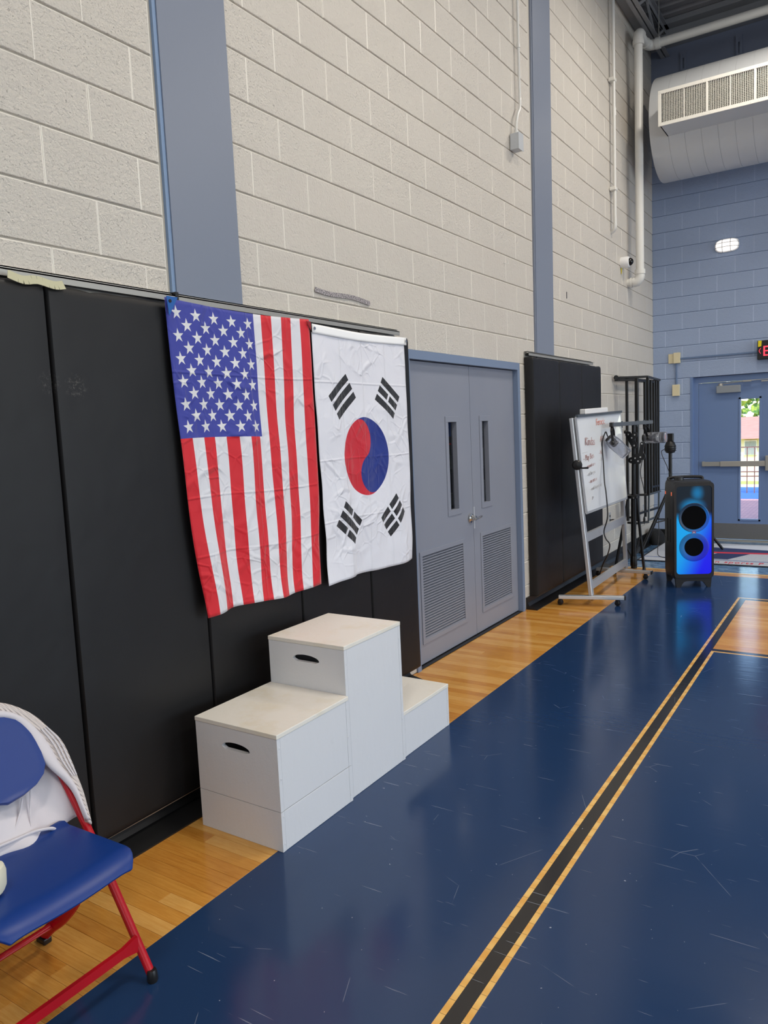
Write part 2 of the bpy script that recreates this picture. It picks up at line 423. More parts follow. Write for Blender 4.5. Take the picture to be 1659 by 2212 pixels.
# left wall backing with the door opening
DY0, DY1, DZ = .05, 1.82, 2.032
mb = MB(); X0, X1 = -.22, -.0085
for a, b, z0, z1 in ((YN, DY0, -.3, ZC), (DY0, DY1, DZ, ZC), (DY1, YB+.2, -.3, ZC)): mb.box((X0, a, z0), (X1, b, z1))
wall_left = mb.build('wall_left', MORTAR); tag(wall_left, kind='structure')
bays = [(-3.2, -1.772, -.1524-.0), (-1.352, 2.18, 0.0), (2.60, YB, .083)]
cand = []
for bi, (ya, yb, off) in enumerate(bays):
    for k in range(0, 31):
        z = k*C
        if z+C > ZC: break
        odd = (k+1) % 2      # course numbering: k+1 from the slab
        ph = off + (0 if odd == 1 else B/2)
        if bi == 0: ph = -2.0800+(0 if odd == 0 else B/2)
        if bi == 2: ph = 2.8268+(0 if odd == 0 else B/2)
        if bi == 1: ph = (0 if odd == 0 else B/2)
        ph -= 12*B
        y = ph
        while y < yb:
            a, b = max(y, ya), min(y+B, yb); y += B
            if b-a < .03: continue
            if z < 2.02-C*.4 and not (a >= DY1-.02 or b <= DY0+.02):
                if z+C*.5 < DZ:
                    if a < DY0 and DY0-a > .03: b = DY0
                    elif b > DY1 and b-DY1 > .03: a = DY1
                    else: continue
            hid = False
            if z+C < 2.09 and b < 0.02: hid = True
            if z+C < 2.09 and a > 1.93 and b < 3.75: hid = True
            cand.append((hid, a, b, z))
vis = [c for c in cand if not c[0]]
def cdist(c): return (Vector((0, (c[1]+c[2])/2, c[3]+.1))-CAM).length
def infr(c):
    d = Vector((0, (c[1]+c[2])/2, c[3]+.1))-CAM; z = d.dot(fwd)
    if z < .2: return False
    u = d.dot(rt)/z*1624+829.5; v = 1106-d.dot(up)/z*1624
    return -60 < u < 1720 and -60 < v < 2270
seen = sorted([c for c in vis if infr(c)], key=cdist)[:298]
ss = set(seen); rest = MB()
for c in cand:
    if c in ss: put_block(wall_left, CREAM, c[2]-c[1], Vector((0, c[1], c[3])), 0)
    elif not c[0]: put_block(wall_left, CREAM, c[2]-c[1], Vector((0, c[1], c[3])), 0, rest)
tag(rest.build('block_field', CREAM, wall_left), kind='stuff')

# back wall (blue) with door recess
BX0, BX1, BZ = .452, 1.62, 2.032
mb = MB()
for a, b, z0, z1 in ((-.22, BX0, -.3, ZC), (BX0, BX1, BZ, ZC), (BX1, RX, -.3, ZC)): mb.box((a, YB+.005, z0), (b, YB+.22, z1))
wall_back = mb.build('wall_back', MORTARB); tag(wall_back, kind='structure')
rest = MB(); nb = 0
for k in range(-1, 31):
    z = k*C
    if z+C > 6.1: break
    odd = (k+1) % 2
    x = .154 + (0 if odd == 1 else B/2) - 2*B
    while x < 4.5:
        a, b = max(x, 0.0), min(x+B, 4.5); x += B
        if b-a < .03: continue
        if z+C*.5 < BZ and not (a >= BX1-.02 or b <= BX0+.02):
            if a < BX0 and BX0-a > .03: b = BX0
            elif b > BX1 and b-BX1 > .03: a = BX1
            else: continue
        # wall looks towards -y : rotate block by -90 deg
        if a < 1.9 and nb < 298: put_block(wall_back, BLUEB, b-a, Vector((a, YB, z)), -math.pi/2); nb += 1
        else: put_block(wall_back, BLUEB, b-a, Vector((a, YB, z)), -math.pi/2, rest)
tag(rest.build('block_field', BLUEB, wall_back), kind='stuff')

# rest of the hall (out of frame, closes the room)
HALL = M('hall_paint', srgb(190, 188, 182), .6)
mb = MB(); zs = (.8, 4.1)
ys = [YN]+[v for w_ in WINS for v in w_]+[YB+.2]
for a, b in zip(ys[0::2], ys[1::2]): mb.box((RX, a, -.3), (RX+.2, b, ZC))
for a, b in WINS: mb.box((RX, a, -.3), (RX+.2, b, zs[0])); mb.box((RX, a, zs[1]), (RX+.2, b, ZC))
tag(mb.build('wall_right', HALL), kind='structure')
mb = MB(); mb.box((-.2, YN-.2, -.3), (RX+.2, YN, ZC)); tag(mb.build('wall_front', HALL), kind='structure')

# ------------------------------------------------------------------ roof
mb = MB(); n = 78; pitch_ = .19; y = YN
prof = []
while y < YB+.2:
    prof += [(y, 0), (y+.055, 0), (y+.075, .045), (y+.135, .045), (y+.155, 0)]; y += pitch_
vs = [[mb.bm.verts.new((x, p[0], ZC-.045+p[1])) for p in prof] for x in (-.2, RX)]
for i in range(len(prof)-1): mb.bm.faces.new((vs[0][i], vs[0][i+1], vs[1][i+1], vs[1][i]))
mb.box((-.2, YN, ZC+.01), (RX, YB+.2, ZC+.15))
ceiling = mb.build('ceiling', DECK); tag(ceiling, kind='structure')
def joist(x, name, lab):
    r = empty(name, (x, 0, 0), label=lab, cat='roof joist', group='steel roof joists')
    mb = MB(); mb.box((-.05, YN, 6.24), (-.008, YB-.01, 6.25)); mb.box((.008, YN, 6.24), (.05, YB-.01, 6.25)); mb.box((-.014, YN, 6.19), (-.008, YB-.01, 6.25)); mb.box((.008, YN, 6.19), (.014, YB-.01, 6.25)); mb.build('top_chord', BEAMG, r)
    mb = MB(); mb.box((-.05, YN, 5.93), (-.008, YB-.01, 5.94)); mb.box((.008, YN, 5.93), (.05, YB-.01, 5.94)); mb.box((-.014, YN, 5.94), (-.008, YB-.01, 5.99)); mb.box((.008, YN, 5.94), (.014, YB-.01, 5.99)); mb.build('bottom_chord', BEAMG, r)
    mb = MB(); y = YB-.1; s = 1; pts = []
    while y > YN: pts.append((0, y, 6.22 if s > 0 else 5.96)); s = -s; y -= .42
    for a, b in zip(pts, pts[1:]): mb.beam(a, b, .02, .03)
    mb.build('web', BEAMG, r); return r
joist(.17, 'roof_joist', 'grey steel roof joist running along the top of the cream wall')
joist(1.75, 'roof_joist', 'grey steel roof joist out over the duct, second from the cream wall')
# steel ledger along the back wall top and wall plate along the left wall
mb = MB(); mb.box((.0, YB-.10, 6.03), (RX, YB-.005, 6.045)); mb.box((0, YB-.022, 6.045), (RX, YB-.004, 6.25)); mb.box((.0, YB-.16, 6.24), (RX, YB-.005, 6.30))
tag(mb.build('trim_1', BEAMG), kind='structure')
mb = MB(); mb.box((.003, 4.4, 5.99), (.09, YB-.17, 6.01)); mb.box((.003, 4.4, 6.01), (.02, YB-.17, 6.30))
tag(mb.build('trim_2', BEAMG), kind='structure')
BLUEHI = M('dark_blue_upper_paint', srgb(122, 130, 150), .55)
mb = MB(); mb.box((0, YB-.003, 5.283), (4.5, YB+.01, 6.30)); mb.build('upper_panel', BLUEHI, wall_back)

# ------------------------------------------------------------------ steel columns
def column(y0, y1, dy_top, name, lab):
    r = empty(name, (0, (y0+y1)/2, 0), label=lab, cat='column', group='steel wall columns'); r['kind'] = 'structure'
    del r['category']
    def slab(a, b, x0, x1, nm, mt):
        mb = MB(); rings = []
        for z, d in ((0.0, -dy_top*.35), (6.2, dy_top)):
            rings.append([Vector((x0, a+d, z)), Vector((x1, a+d, z)), Vector((x1, b+d, z)), Vector((x0, b+d, z))])
        mb.rings(rings); o = mb.build(nm, mt); o.parent = r; o.matrix_parent_inverse = Matrix.Translation(-r.location); return o
    slab(y0+.012, y1, -.01, .012, 'flange', STEELP)
    slab(y0-.006, y0+.014, -.01, .006, 'edge_strip', EDGEBLUE if y0 < 0 else STEELP)
    return r
column(-1.748, -1.352, .0, 'trim_3', 'wide grey-blue painted steel column left above the star flag')
column(2.185, 2.60, .09, 'trim_4', 'grey-blue painted steel column right above the far wall pads')

# ------------------------------------------------------------------ left double door
FR = M('door_frame_paint', srgb(122, 138, 164), .36)
mb = MB()
mb.box((-.12, DY0, 0), (.012, DY0+.045, DZ)); mb.box((-.12, DY1-.045, 0), (.012, DY1, DZ)); mb.box((-.12, DY0+.045, DZ-.055), (.012, DY1-.045, DZ))
fr = mb.build('trim_5', FR); tag(fr, kind='structure')
mb = MB(); mb.box((-.2, DY0, -.012), (.004, DY1, .006), .002); tag(mb.build('trim_6', RUBBER), kind='structure')
def leaf(name, y0, y1, lit, lou):
    d = empty(name, (-.03, (y0+y1)/2, 0), kind='structure')
    oy = (y0+y1)/2
    def hole(q): return [(q[0]-oy-.004, q[2]-.004), (q[1]-oy+.004, q[2]-.004), (q[1]-oy+.004, q[3]+.004), (q[0]-oy-.004, q[3]+.004)]
    lo = (lit[0]+.04, lit[1]-.04, lit[2]+.035, lit[3]-.035); lv = (lou[0]+.03, lou[1]-.03, lou[2]+.03, lou[3]-.03)
    mt = Matrix(((0, 0, 1, -.022), (1, 0, 0, 0), (0, 1, 0, 0), (0, 0, 0, 1)))
    me = plate([(y0-oy, .012), (y1-oy, .012), (y1-oy, 1.972), (y0-oy, 1.972)], [hole(lo), hole(lv)], .044, mt)
    link('panel', me, DOORG, d)
    def ring(q, i, x0, x1, nm, mt2):
        mb = MB(); a, b, c, e = q[0]-oy, q[1]-oy, q[2], q[3]
        mb.box((x0, a, c), (x1, b, c+i), .0015); mb.box((x0, a, e-i), (x1, b, e), .0015); mb.box((x0, a, c+i), (x1, a+i, e-i), .0015); mb.box((x0, b-i, c+i), (x1, b, e-i), .0015)
        return mb.build(nm, mt2, d)
    ring(lit, .04, -.034, .006, 'window_frame', DOORG)
    mb = MB(); mb.box((-.036, lo[0]-oy, lo[2]), (-.031, lo[1]-oy, lo[3])); mb.build('pane', GLASS, d)
    ring(lou, .03, -.036, .007, 'louvre_frame', DOORG)
    n = 30; dz = (lv[3]-lv[2])/n
    mb = MB(); L = lv[1]-lv[0]
    mb.rings([[Vector((-.024, yy, dz*.80)), Vector((-.024, yy, dz*.80+.0015)), Vector((.002, yy, dz*.36)), Vector((.002, yy, dz*.28))] for yy in (0, L)])
    mb.box((-.001, 0, dz*.02), (.0025, L, dz*.36))
    me = mb.mesh('slat'); me.materials.append(DOORG.m)
    for i in range(n):
        o = bpy.data.objects.new('slat', me); COL.objects.link(o); o.parent = d; o.location = (0, lv[0]-oy, lv[2]+i*dz)
    mb = MB(); mb.box((-.04, lv[0]-oy, lv[2]), (-.037, lv[1]-oy, lv[3])); mb.build('louvre_backing', DARKIN, d)
    return d
d1 = leaf('door_1', .097, .985, (.60, .80, .935, 1.62), (.19, .83, .14, .75))
d2 = leaf('door_2', .989, 1.772, (1.13, 1.315, .935, 1.62), (1.09, 1.665, .15, .755))
hy = .935-(.097+.985)/2
mb = MB(); mb.lathe([(.0, 0), (.034, 0), (.036, .004), (.034, .012), (.022, .016), (.017, .03), (.017, .048), (.0, .05)], 28, axis_mat((0, hy, .885), (1, 0, 0)))
hd = mb.build('handle_rose', CHROME, d1, True)
mb = MB(); mb.tube(catmull([(.046, hy-.008, .882), (.052, hy+.03, .884), (.050, hy+.075, .888), (.044, hy+.10, .89)], 5), [.013, .013, .0125, .012, .012, .0115, .011, .011, .0105, .010, .010, .010, .0095, .009, .009, .008][:16], 10, (1, .7))
mb.build('handle_lever', CHROME, d1, True)
mb = MB(); mb.box((-.001, (.989+1.772)/2*0-.3895+.002, .80), (.003, -.3895+.018, .96), .001); mb.build('strike_plate', ALUL, d2)
# store room behind the doors
mb = MB()
mb.box((-2.2, -.6, -.02), (-.23, 4.2, 0)); mb.box((-2.2, -.6, 2.6), (-.23, 4.2, 2.65)); mb.box((-2.25, -.6, 0), (-2.2, 4.2, 2.6)); mb.box((-2.2, -.65, 0), (-.23, -.6, 2.6)); mb.box((-2.2, 4.2, 0), (-.23, 4.25, 2.6))
sr = mb.build('wall_storeroom', M('storeroom_dark', srgb(70, 76, 84), .8)); tag(sr, kind='structure')
area('store_room_fill', (-1.1, 2.2, 2.55), (0, 0, 0), .3, 1.2, 5, (.95, .97, 1))  # added fill light so the shelf shows through the door glass
bb = empty('storage_shelf', (-1.15, 2.9, 0), label='dim grey shelf with a blue board, inside the room behind the double door', cat='shelf')
SHG = M('shelf_grey', srgb(72, 84, 96), .6); PALE = M('pale_box', srgb(176, 188, 186), .6)
mb = MB()
for yy in (1.9, 2.75, 3.7): mb.box((-1.3, yy, 0), (-1.26, yy+.04, 2.3)); mb.box((-.9, yy, 0), (-.86, yy+.04, 2.3))
mb.build('post', SHG); bpy.data.objects['post'].parent = bb; bpy.data.objects['post'].matrix_parent_inverse = Matrix.Translation(-bb.location)
for zz in (.25, .75, 1.12, 1.45, 1.9):
    mb = MB(); mb.box((-1.3, 1.9, zz), (-.86, 3.74, zz+.025)); o = mb.build('shelf_board', SHG); o.parent = bb; o.matrix_parent_inverse = Matrix.Translation(-bb.location)
for yy, zz, w1, h1 in ((2.05, .775, .14, .22), (2.45, 1.145, .1, .14), (2.3, .275, .2, .3), (2.8, 1.475, .12, .3), (3.0, 1.475, .1, .2), (2.9, 1.145, .16, .18), (3.2, .775, .12, .2), (2.6, .775, .1, .12)):
    mb = MB(); mb.box((-1.1, yy, zz), (-.90, yy+w1, zz+h1), .004); o = mb.build('pale_box', PALE); o.parent = bb; o.matrix_parent_inverse = Matrix.Translation(-bb.location)
mb = MB(); mb.box((-.85, 2.1, 1.46), (-.84, 2.44, 2.05)); o = mb.build('blue_board', M('banner_blue', srgb(30, 96, 200), .6)); o.parent = bb; o.matrix_parent_inverse = Matrix.Translation(-bb.location)
mb = MB(); mb.box((-.85, 2.1, 1.385), (-.84, 2.5, 1.40)); o = mb.build('red_strip', M('strip_red', srgb(220, 50, 60), .6)); o.parent = bb; o.matrix_parent_inverse = Matrix.Translation(-bb.location)

# ------------------------------------------------------------------ wall pads
def pad(y0, y1, lab, grp, x1=.072, z0=.088, z1=2.085, seed=0, sag=True):
    r = empty('wall_pad', (0, (y0+y1)/2, z0), label=lab, cat='wall pad', group=grp)
    oy = (y0+y1)/2; w_ = y1-y0-.004; h = z1-z0
    rnd = random.Random(seed)
    NY, NZ = 14, 40; mb = MB(); G = []
    for j in range(NZ+1):
        row = []
        v = j/NZ
        for i in range(NY+1):
            u = i/NY
            # non-uniform spacing towards the edges
            uu = .5-.5*math.cos(math.pi*u); vv = .5-.5*math.cos(math.pi*v)
            y = (uu-.5)*w_; z = vv*h
            ey = min(uu, 1-uu)*w_; ez = min(vv, 1-vv)*h
            rr = .012
            inset = 0
            for e in (ey, ez):
                if e < rr: inset = max(inset, rr-math.sqrt(max(0, rr*rr-(rr-e)**2)))
            x = x1 - inset
            if sag and v > .93:
                zt = (math.sin(y*38+seed*2)*.5+math.sin(y*71+seed)*.35)
                k = (v-.93)/.07
                z += zt*.006*k; x += zt*.006*k*(1-k*.5) - .006*k
            x += noise.noise(Vector((y*3, z*2, seed*7.3)))*.0025
            row.append(mb.bm.verts.new((x, y, z)))
        G.append(row)
    for j in range(NZ):
        for i in range(NY): mb.bm.faces.new((G[j][i], G[j][i+1], G[j+1][i+1], G[j+1][i]))
    # sides back to the wall
    loop = [G[0][i] for i in range(NY+1)]+[G[j][NY] for j in range(1, NZ+1)]+[G[NZ][i] for i in range(NY-1, -1, -1)]+[G[j][0] for j in range(NZ-1, 0, -1)]
    back = [mb.bm.verts.new((.008, v.co.y, v.co.z)) for v in loop]
    for i in range(len(loop)): mb.bm.faces.new((loop[i], loop[(i+1) % len(loop)], back[(i+1) % len(loop)], back[i]))
    mb.build('cover', VINYL, r, True, sharp=50)
    mb = MB(); pts = []
    t = 14
    for i in range(t+1): pts.append((x1*.75, -w_/2+.01+i*(w_-.02)/t, -.001-.002*abs(noise.noise(Vector((i*.9, seed, 1))))))
    for a, b in zip(pts, pts[1:]): mb.beam(a, b, .014, .004)
    mb.build('backing_edge', PEEL, r)
    return r
GL = 'black wall pads left of the double door'
pad(-2.99, -2.368, 'black wall pad at the left edge of the picture, behind the blue chair', GL, seed=1)
pad(-2.368, -1.745, 'black wall pad between the blue chair and the star flag, scuffed near its top', GL, seed=2)
pad(-1.745, -1.125, 'black wall pad mostly behind the red and white striped flag', GL, seed=3)
pad(-1.125, -.517, 'black wall pad behind the gap between the two flags and tallest podium box', GL, seed=4)
pad(-.517, -.012, 'black wall pad next to the double door, its top behind the white flag', GL, x1=.076, z0=.07, seed=5)
GR = 'black wall pads right of the double door'
pad(1.935, 2.545, 'black wall pad just right of the double door frame', GR, x1=.082, z0=.10, seed=6)
pad(2.545, 3.150, 'middle one of the three black wall pads right of the double door', GR, x1=.082, z0=.10, seed=7)
pad(3.150, 3.755, 'black wall pad behind the whiteboard, its right edge ending on cream blocks', GR, x1=.082, z0=.10, seed=8)
def rail(y0, y1, n_, x=.045):
    r = tag(empty(n_, (0, y0, 0)), kind='structure'); mb = MB(); L = y1-y0
    mb.box((.002, 0, 2.096), (.006, L, 2.134)); mb.box((.006, 0, 2.118), (x, L, 2.123)); mb.box((x-.004, 0, 2.098), (x, L, 2.123)); mb.box((.006, 0, 2.130), (x*.6, L, 2.134)); mb.box((x*.6-.004, 0, 2.121), (x*.6, L, 2.134))
    mb.build('rail', ALU, r)
    return r
rail(-3.0, -1.776, 'trim_7'); rail(-1.760, -.06, 'trim_8'); rail(1.945, 3.62, 'trim_9')
mb = MB(); mb.box((.004, -1.777, 2.09), (.046, -1.760, 2.136)); tag(mb.build('trim_10', BLACKP), kind='structure')
mb = MB(); pts = catmull([(.075, -2.50, 2.098), (.078, -2.45, 2.085), (.077, -2.40, 2.092), (.079, -2.34, 2.082), (.076, -2.30, 2.089)], 3)
for a, b in zip(pts, pts[1:]): mb.beam(a, b, .03, .0015, (1, 0, .3))
tag(mb.build('tape_scrap', PAPER), 'torn scrap of pale masking tape under the rail above the left wall pads', 'tape')
SCUFF = M('scuffed_vinyl', srgb(66, 64, 62), .7)
# black cove base with toe
def base(y0, y1, n_, toe=.12, h=.1):
    mb = MB(); L = y1-y0
    pr = [(.0, 0), (toe, 0), (toe, .006), (toe*.75, .014), (.03, .03), (.014, .055), (.012, h), (0, h)]
    mb.rings([[Vector((a, yy, z)) for a, z in pr] for yy in (y0, y1)])
    tag(mb.build(n_, RUBBER), kind='structure')
base(-3.0, -.07, 'baseboard_left', .13); base(1.86, 3.98, 'baseboard_left_2', .10); 
mb = MB(); pr = [(.0, -.04), (.10, -.04), (.10, -.034), (.03, -.01), (.014, .02), (.012, .09), (0, .09)]
mb.rings([[Vector((a, yy, z)) for a, z in pr] for yy in (3.98, YB-.001)]); tag(mb.build('baseboard_left_3', RUBBER), kind='structure')
mb = MB(); mb.rings([[Vector((xx, YB-a, z)) for a, z in pr] for xx in (.0, BX0)]); tag(mb.build('baseboard_back', RUBBER), kind='structure')
# block reveal strip between door and right pads is part of the wall; white caulk line
# silver tape, wire hooks
mb = MB(); pts = [(.0065, -.808+i*.0502, 2.276-i*.0012-.006*math.sin(i*.7)) for i in range(11)]
for a, b in zip(pts, pts[1:]): mb.beam(a, b, .0015, .024)
tag(mb.build('tape_strip', TAPE), 'strip of patterned silver tape on the cream blocks above the white flag', 'tape')
def hook(y, z, lab):
    mb = MB(); mb.tube(catmull([(0, y, z), (.02, y+.01, z-.01), (.028, y+.03, z-.005), (.02, y+.04, z+.02), (.012, y+.035, z+.03)], 4), .0018, 6)
    tag(mb.build('wire_hook', WHITEP, smooth=True), lab, 'hook', 'painted wire hooks in the cream wall')
hook(-.03, 2.245, 'painted wire hook in the cream wall right above the corner of the white flag')
hook(.28, 3.05, 'painted wire stub in the cream wall high above the double door, left one')
hook(1.58, 2.78, 'painted wire stub in the cream wall above the double door, near the right column')
hook(1.92, 2.23, 'painted wire hook right above the top corner of the door, beside the pad rail')
mb = MB(); mb.box((0, 2.99, 2.68), (.004, 3.005, 2.74), .001); tag(mb.build('wall_scar', BLACKP), 'small dark bolt hole mark on the cream wall right of the second column', 'mark')

# ------------------------------------------------------------------ flags
def cloth(name, ylo, yhi, zlo, ztop, xf, shape, mat, parent, ny=64, nz=88):
    mb = MB(); G = []; uvl = mb.bm.loops.layers.uv.new('UVMap'); R = {}
    for j in range(nz+1):
        row = []
        for i in range(ny+1):
            u, v = i/ny, j/nz
            y0 = ylo+(yhi-ylo)*u; z0 = zlo+(ztop-zlo)*v
            x, y, z = shape(u, v, y0, z0)
            vt = mb.bm.verts.new((x, y, z)); R[vt] = (y0, z0); row.append(vt)
        G.append(row)
    for j in range(nz):
        for i in range(ny):
            f = mb.bm.faces.new((G[j][i], G[j][i+1], G[j+1][i+1], G[j+1][i]))
            for l in f.loops: l[uvl].uv = R[l.vert]
    me = bpy.data.meshes.new(name); mb.bm.to_mesh(me); mb.bm.free()
    o = link(name, me, mat, parent, True)
    sm = o.modifiers.new('thick', 'SOLIDIFY'); sm.thickness = .0012
    return o
def fabric(name, rough=.55):
    m = M(name, (1, 1, 1, 1), rough); m.b.inputs['Sheen Weight'].default_value = .25
    m.b.inputs['Specular IOR Level'].default_value = .3
    return m
def wrinkles(m, seedv=0, fold_z=(), fold_y=()):
    uvn = m.N.new('ShaderNodeUVMap'); sp = m.N.new('ShaderNodeSeparateXYZ'); m.L.new(uvn.outputs[0], sp.inputs[0])
    U, V = NE(m.nt, sp.outputs[0]), NE(m.nt, sp.outputs[1])
    mp = m.N.new('ShaderNodeMapping'); mp.inputs['Location'].default_value = (seedv, seedv*.7, 0); m.L.new(uvn.outputs[0], mp.inputs[0])
    h = None
    for sc, wd, am in ((5.5, .12, 1.0), (11, .10, .5)):
        nn = m.N.new('ShaderNodeTexNoise'); nn.inputs['Scale'].default_value = 3; m.L.new(mp.outputs[0], nn.inputs['Vector'])
        av = m.N.new('ShaderNodeVectorMath'); av.operation = 'MULTIPLY_ADD'; m.L.new(nn.outputs[1], av.inputs[0]); av.inputs[1].default_value = (.15, .15, 0); m.L.new(mp.outputs[0], av.inputs[2])
        v = m.N.new('ShaderNodeTexVoronoi'); v.feature = 'DISTANCE_TO_EDGE'; v.inputs['Scale'].default_value = sc; m.L.new(av.outputs[0], v.inputs['Vector'])
        e = (1.0-NE(m.nt, v.outputs[0]).step(0, wd))*am
        h = e if h is None else h+e
    fz = None
    for z in fold_z:
        e = 1.0-(V-z).abs().step(0, .009); fz = e if fz is None else fz.max(e)
    for y in fold_y:
        e = 1.0-(U-y).abs().step(0, .008); fz = e if fz is None else fz.max(e)
    msk = m.noise(4, 2, vec=mp.outputs[0]).step(.35, .62)
    h = h*msk
    if fz is not None: h = h+fz*.5
    m.bump(h, .8, .006)
    m.bump(m.noise(3, 3, .6, vec=mp.outputs[0]), .6, .035)
    return U, V
# stars and stripes
USF = fabric('striped_flag_fabric'); U, V = wrinkles(USF, 3.1, (1.81, 1.30, 1.055), (-1.43,))
sw = .893/13; si = ((U+1.876)/sw).floor()
red = (si.mod(2.0)).lt(.5)
cant = U.lt(-1.378)*V.gt(1.545)
P, Q = .0503, .0457
a = (U+1.82)/P; b = (2.047-V)/Q; ia = (a+.5).floor(); ib = (b+.5).floor()
par = (ia+ib).mod(2.0).lt(.5)
# the nearest cell of even parity: evaluate two lattices (even-even, odd-odd)
def star(ox, oy, rot):
    aa = (a-ox)/2.0; bb = (b-oy)/2.0; ca = (aa+.5).floor(); cb = (bb+.5).floor()
    lx = (aa-ca)*2*P; ly = -(bb-cb)*2*Q
    inr = ca.gt(-.5)*cb.gt(-.5)*(ca*2+ox).lt(8.5)*(cb*2+oy).lt(10.5)
    th = lx.atan2(ly)+rot; r = (lx*lx+ly*ly).sqrt()
    k = 2*math.pi/5; ph = ((th+k/2).mod(k)-k/2).abs()
    d = (r*ph.cos()*.2245+r*ph.sin()*.691)
    return d.lt(.2245*.0300)*inr
st = star(0, 0, .09).max(star(1, 1, .09))
cc = USF.mix(red, srgb(226, 226, 232), srgb(214, 30, 44)); cc = USF.mix(cant, cc, srgb(58, 66, 160)); cc = USF.mix(st*cant, cc, srgb(226, 226, 228))
cn = (V-U).gt(2.110+1.866-.04+.0)
USF.color(cc)
def shape_us(u, v, y, z):
    s = 1-v
    yy = y + (.075*s**1.6)*(1-u)**2 - .028*s*u*u
    yy += .006*math.sin(z*9+u*3)*s
    dip = .014*math.sin(math.pi*u)*v**6
    zz = z - dip + .012*s*math.sin(u*5.3+.6)
    x = .092 + s*.018 + (.010*math.sin(u*11.5+z*1.2)+.006*math.sin(u*23+1.3-z*2.1))*(.25+s)
    x += noise.noise(Vector((y*6, z*4, 2.2)))*.010*(.3+s)
    x += .012*math.exp(-((u-.45)/.1)**2)*s
    return x, yy, zz
f1 = empty('striped_flag', (.09, -1.42, 2.1), label='large star-spangled flag with red and white stripes hung vertically on black pads', cat='flag')
o = cloth('cloth', -1.876, -.983, .80, 2.098, .09, shape_us, USF, None); o.parent = f1; o.matrix_parent_inverse = Matrix.Translation(-f1.location)
def reparent(o, r): o.parent = r; o.matrix_parent_inverse = Matrix.Translation(-r.location); return o
GROM = M('blue_patch', srgb(20, 92, 170), .6)
mb = MB(); mb.rings([[Vector((x, -1.880, 2.100)), Vector((x, -1.823, 2.100)), Vector((x, -1.872, 2.025))] for x in (.1065, .1085)]); reparent(mb.build('corner_patch', GROM), f1)
mb = MB(); mb.lathe([(.004, 0), (.007, 0), (.007, .002), (.004, .002)], 12, axis_mat((.1085, -1.864, 2.082), (1, 0, 0))); reparent(mb.build('eyelet', BLACKM), f1)
mb = MB(); mb.rings([[Vector((x, -1.015, 2.086)), Vector((x, -.982, 2.086)), Vector((x, -.982, 2.045))] for x in (.1025, .1045)]); reparent(mb.build('corner_patch', M('dark_red_patch', srgb(150, 22, 34), .6)), f1)
# white flag with red and blue disc and four black trigrams
KF = fabric('white_flag_fabric', .45); U, V = wrinkles(KF, 9.4, (1.80, 1.405, 1.09), (-.74, -.535, -.32))
cx, cz, rr_ = -.535, 1.408, .213
dx, dz = U-cx, V-cz
t = math.radians(27); qx, qz = -math.sin(t), math.cos(t)
q = dx*qx+dz*qz; p = dx*math.cos(t)+dz*math.sin(t)
disc = (dx*dx+dz*dz).sqrt().lt(rr_)
c1 = ((q-rr_/2)*(q-rr_/2)+p*p).sqrt().lt(rr_/2); c2 = ((q+rr_/2)*(q+rr_/2)+p*p).sqrt().lt(rr_/2)
redm = p.lt(0.0).max(c1)*(1.0-c2)
cc = KF.mix(redm, srgb(14, 44, 134), srgb(206, 22, 44)); cc = KF.mix(disc, srgb(232, 232, 240), cc)
tri = None
def trig(cy, cz_, ang, pat):
    global tri
    ca, sa = math.cos(ang), math.sin(ang)
    lx, lz = U-cy, V-cz_
    a = lx*ca+lz*sa; b = lz*ca-lx*sa
    inb = a.abs().lt(.102)
    for i, broken in enumerate(pat):
        bb = (b-(i-1)*.0555).abs().lt(.019)*inb
        if broken: bb = bb*a.abs().gt(.0085)
        tri = bb if tri is None else tri.max(bb)
trig(-.735, 1.727, math.radians(35), (0, 0, 0))
trig(-.298, 1.727, math.radians(-32), (0, 1, 0))
trig(-.742, 1.064, math.radians(-36), (1, 0, 1))
trig(-.302, 1.064, math.radians(38), (1, 1, 1))
cc = KF.mix(tri, cc, srgb(26, 28, 34)); KF.color(cc)
hem = V.gt(2.045)
def shape_k(u, v, y, z):
    s = 1-v
    yy = y - .012*s*u + .01*s*(1-u) + .004*math.sin(z*7)*s
    zz = z + .006*s*math.sin(u*6)
    x = .088 + s*.014 + (.008*math.sin(u*9+.4)+.004*math.sin(u*21+z*3))*(.3+s) + noise.noise(Vector((y*7, z*5, 8.2)))*.009*(.35+s)
    x -= .018*math.exp(-((u-.33)/.035)**2)*max(0, s-.55)
    return x, yy, zz
f2 = empty('white_flag', (.09, -.52, 2.08), label='white flag with red and blue circle and four black bar groups hung vertically', cat='flag')
reparent(cloth('cloth', -.962, -.088, .772, 2.040, .09, shape_k, KF, None), f2)
HEM = fabric('white_header_tape', .5)
def shape_h(u, v, y, z): return .094+.003*math.sin(u*9+.4), y, z-.010*math.sin(math.pi*u)
reparent(cloth('header_band', -.962, -.070, 2.036, 2.080, .09, shape_h, HEM, None, 24, 4), f2)
for yy in (-.948, -.084):
    mb = MB(); mb.lathe([(.004, 0), (.008, 0), (.008, .002), (.004, .002)], 12, axis_mat((.099, yy, 2.058), (1, 0, 0))); reparent(mb.build('eyelet', CHROME), f2)

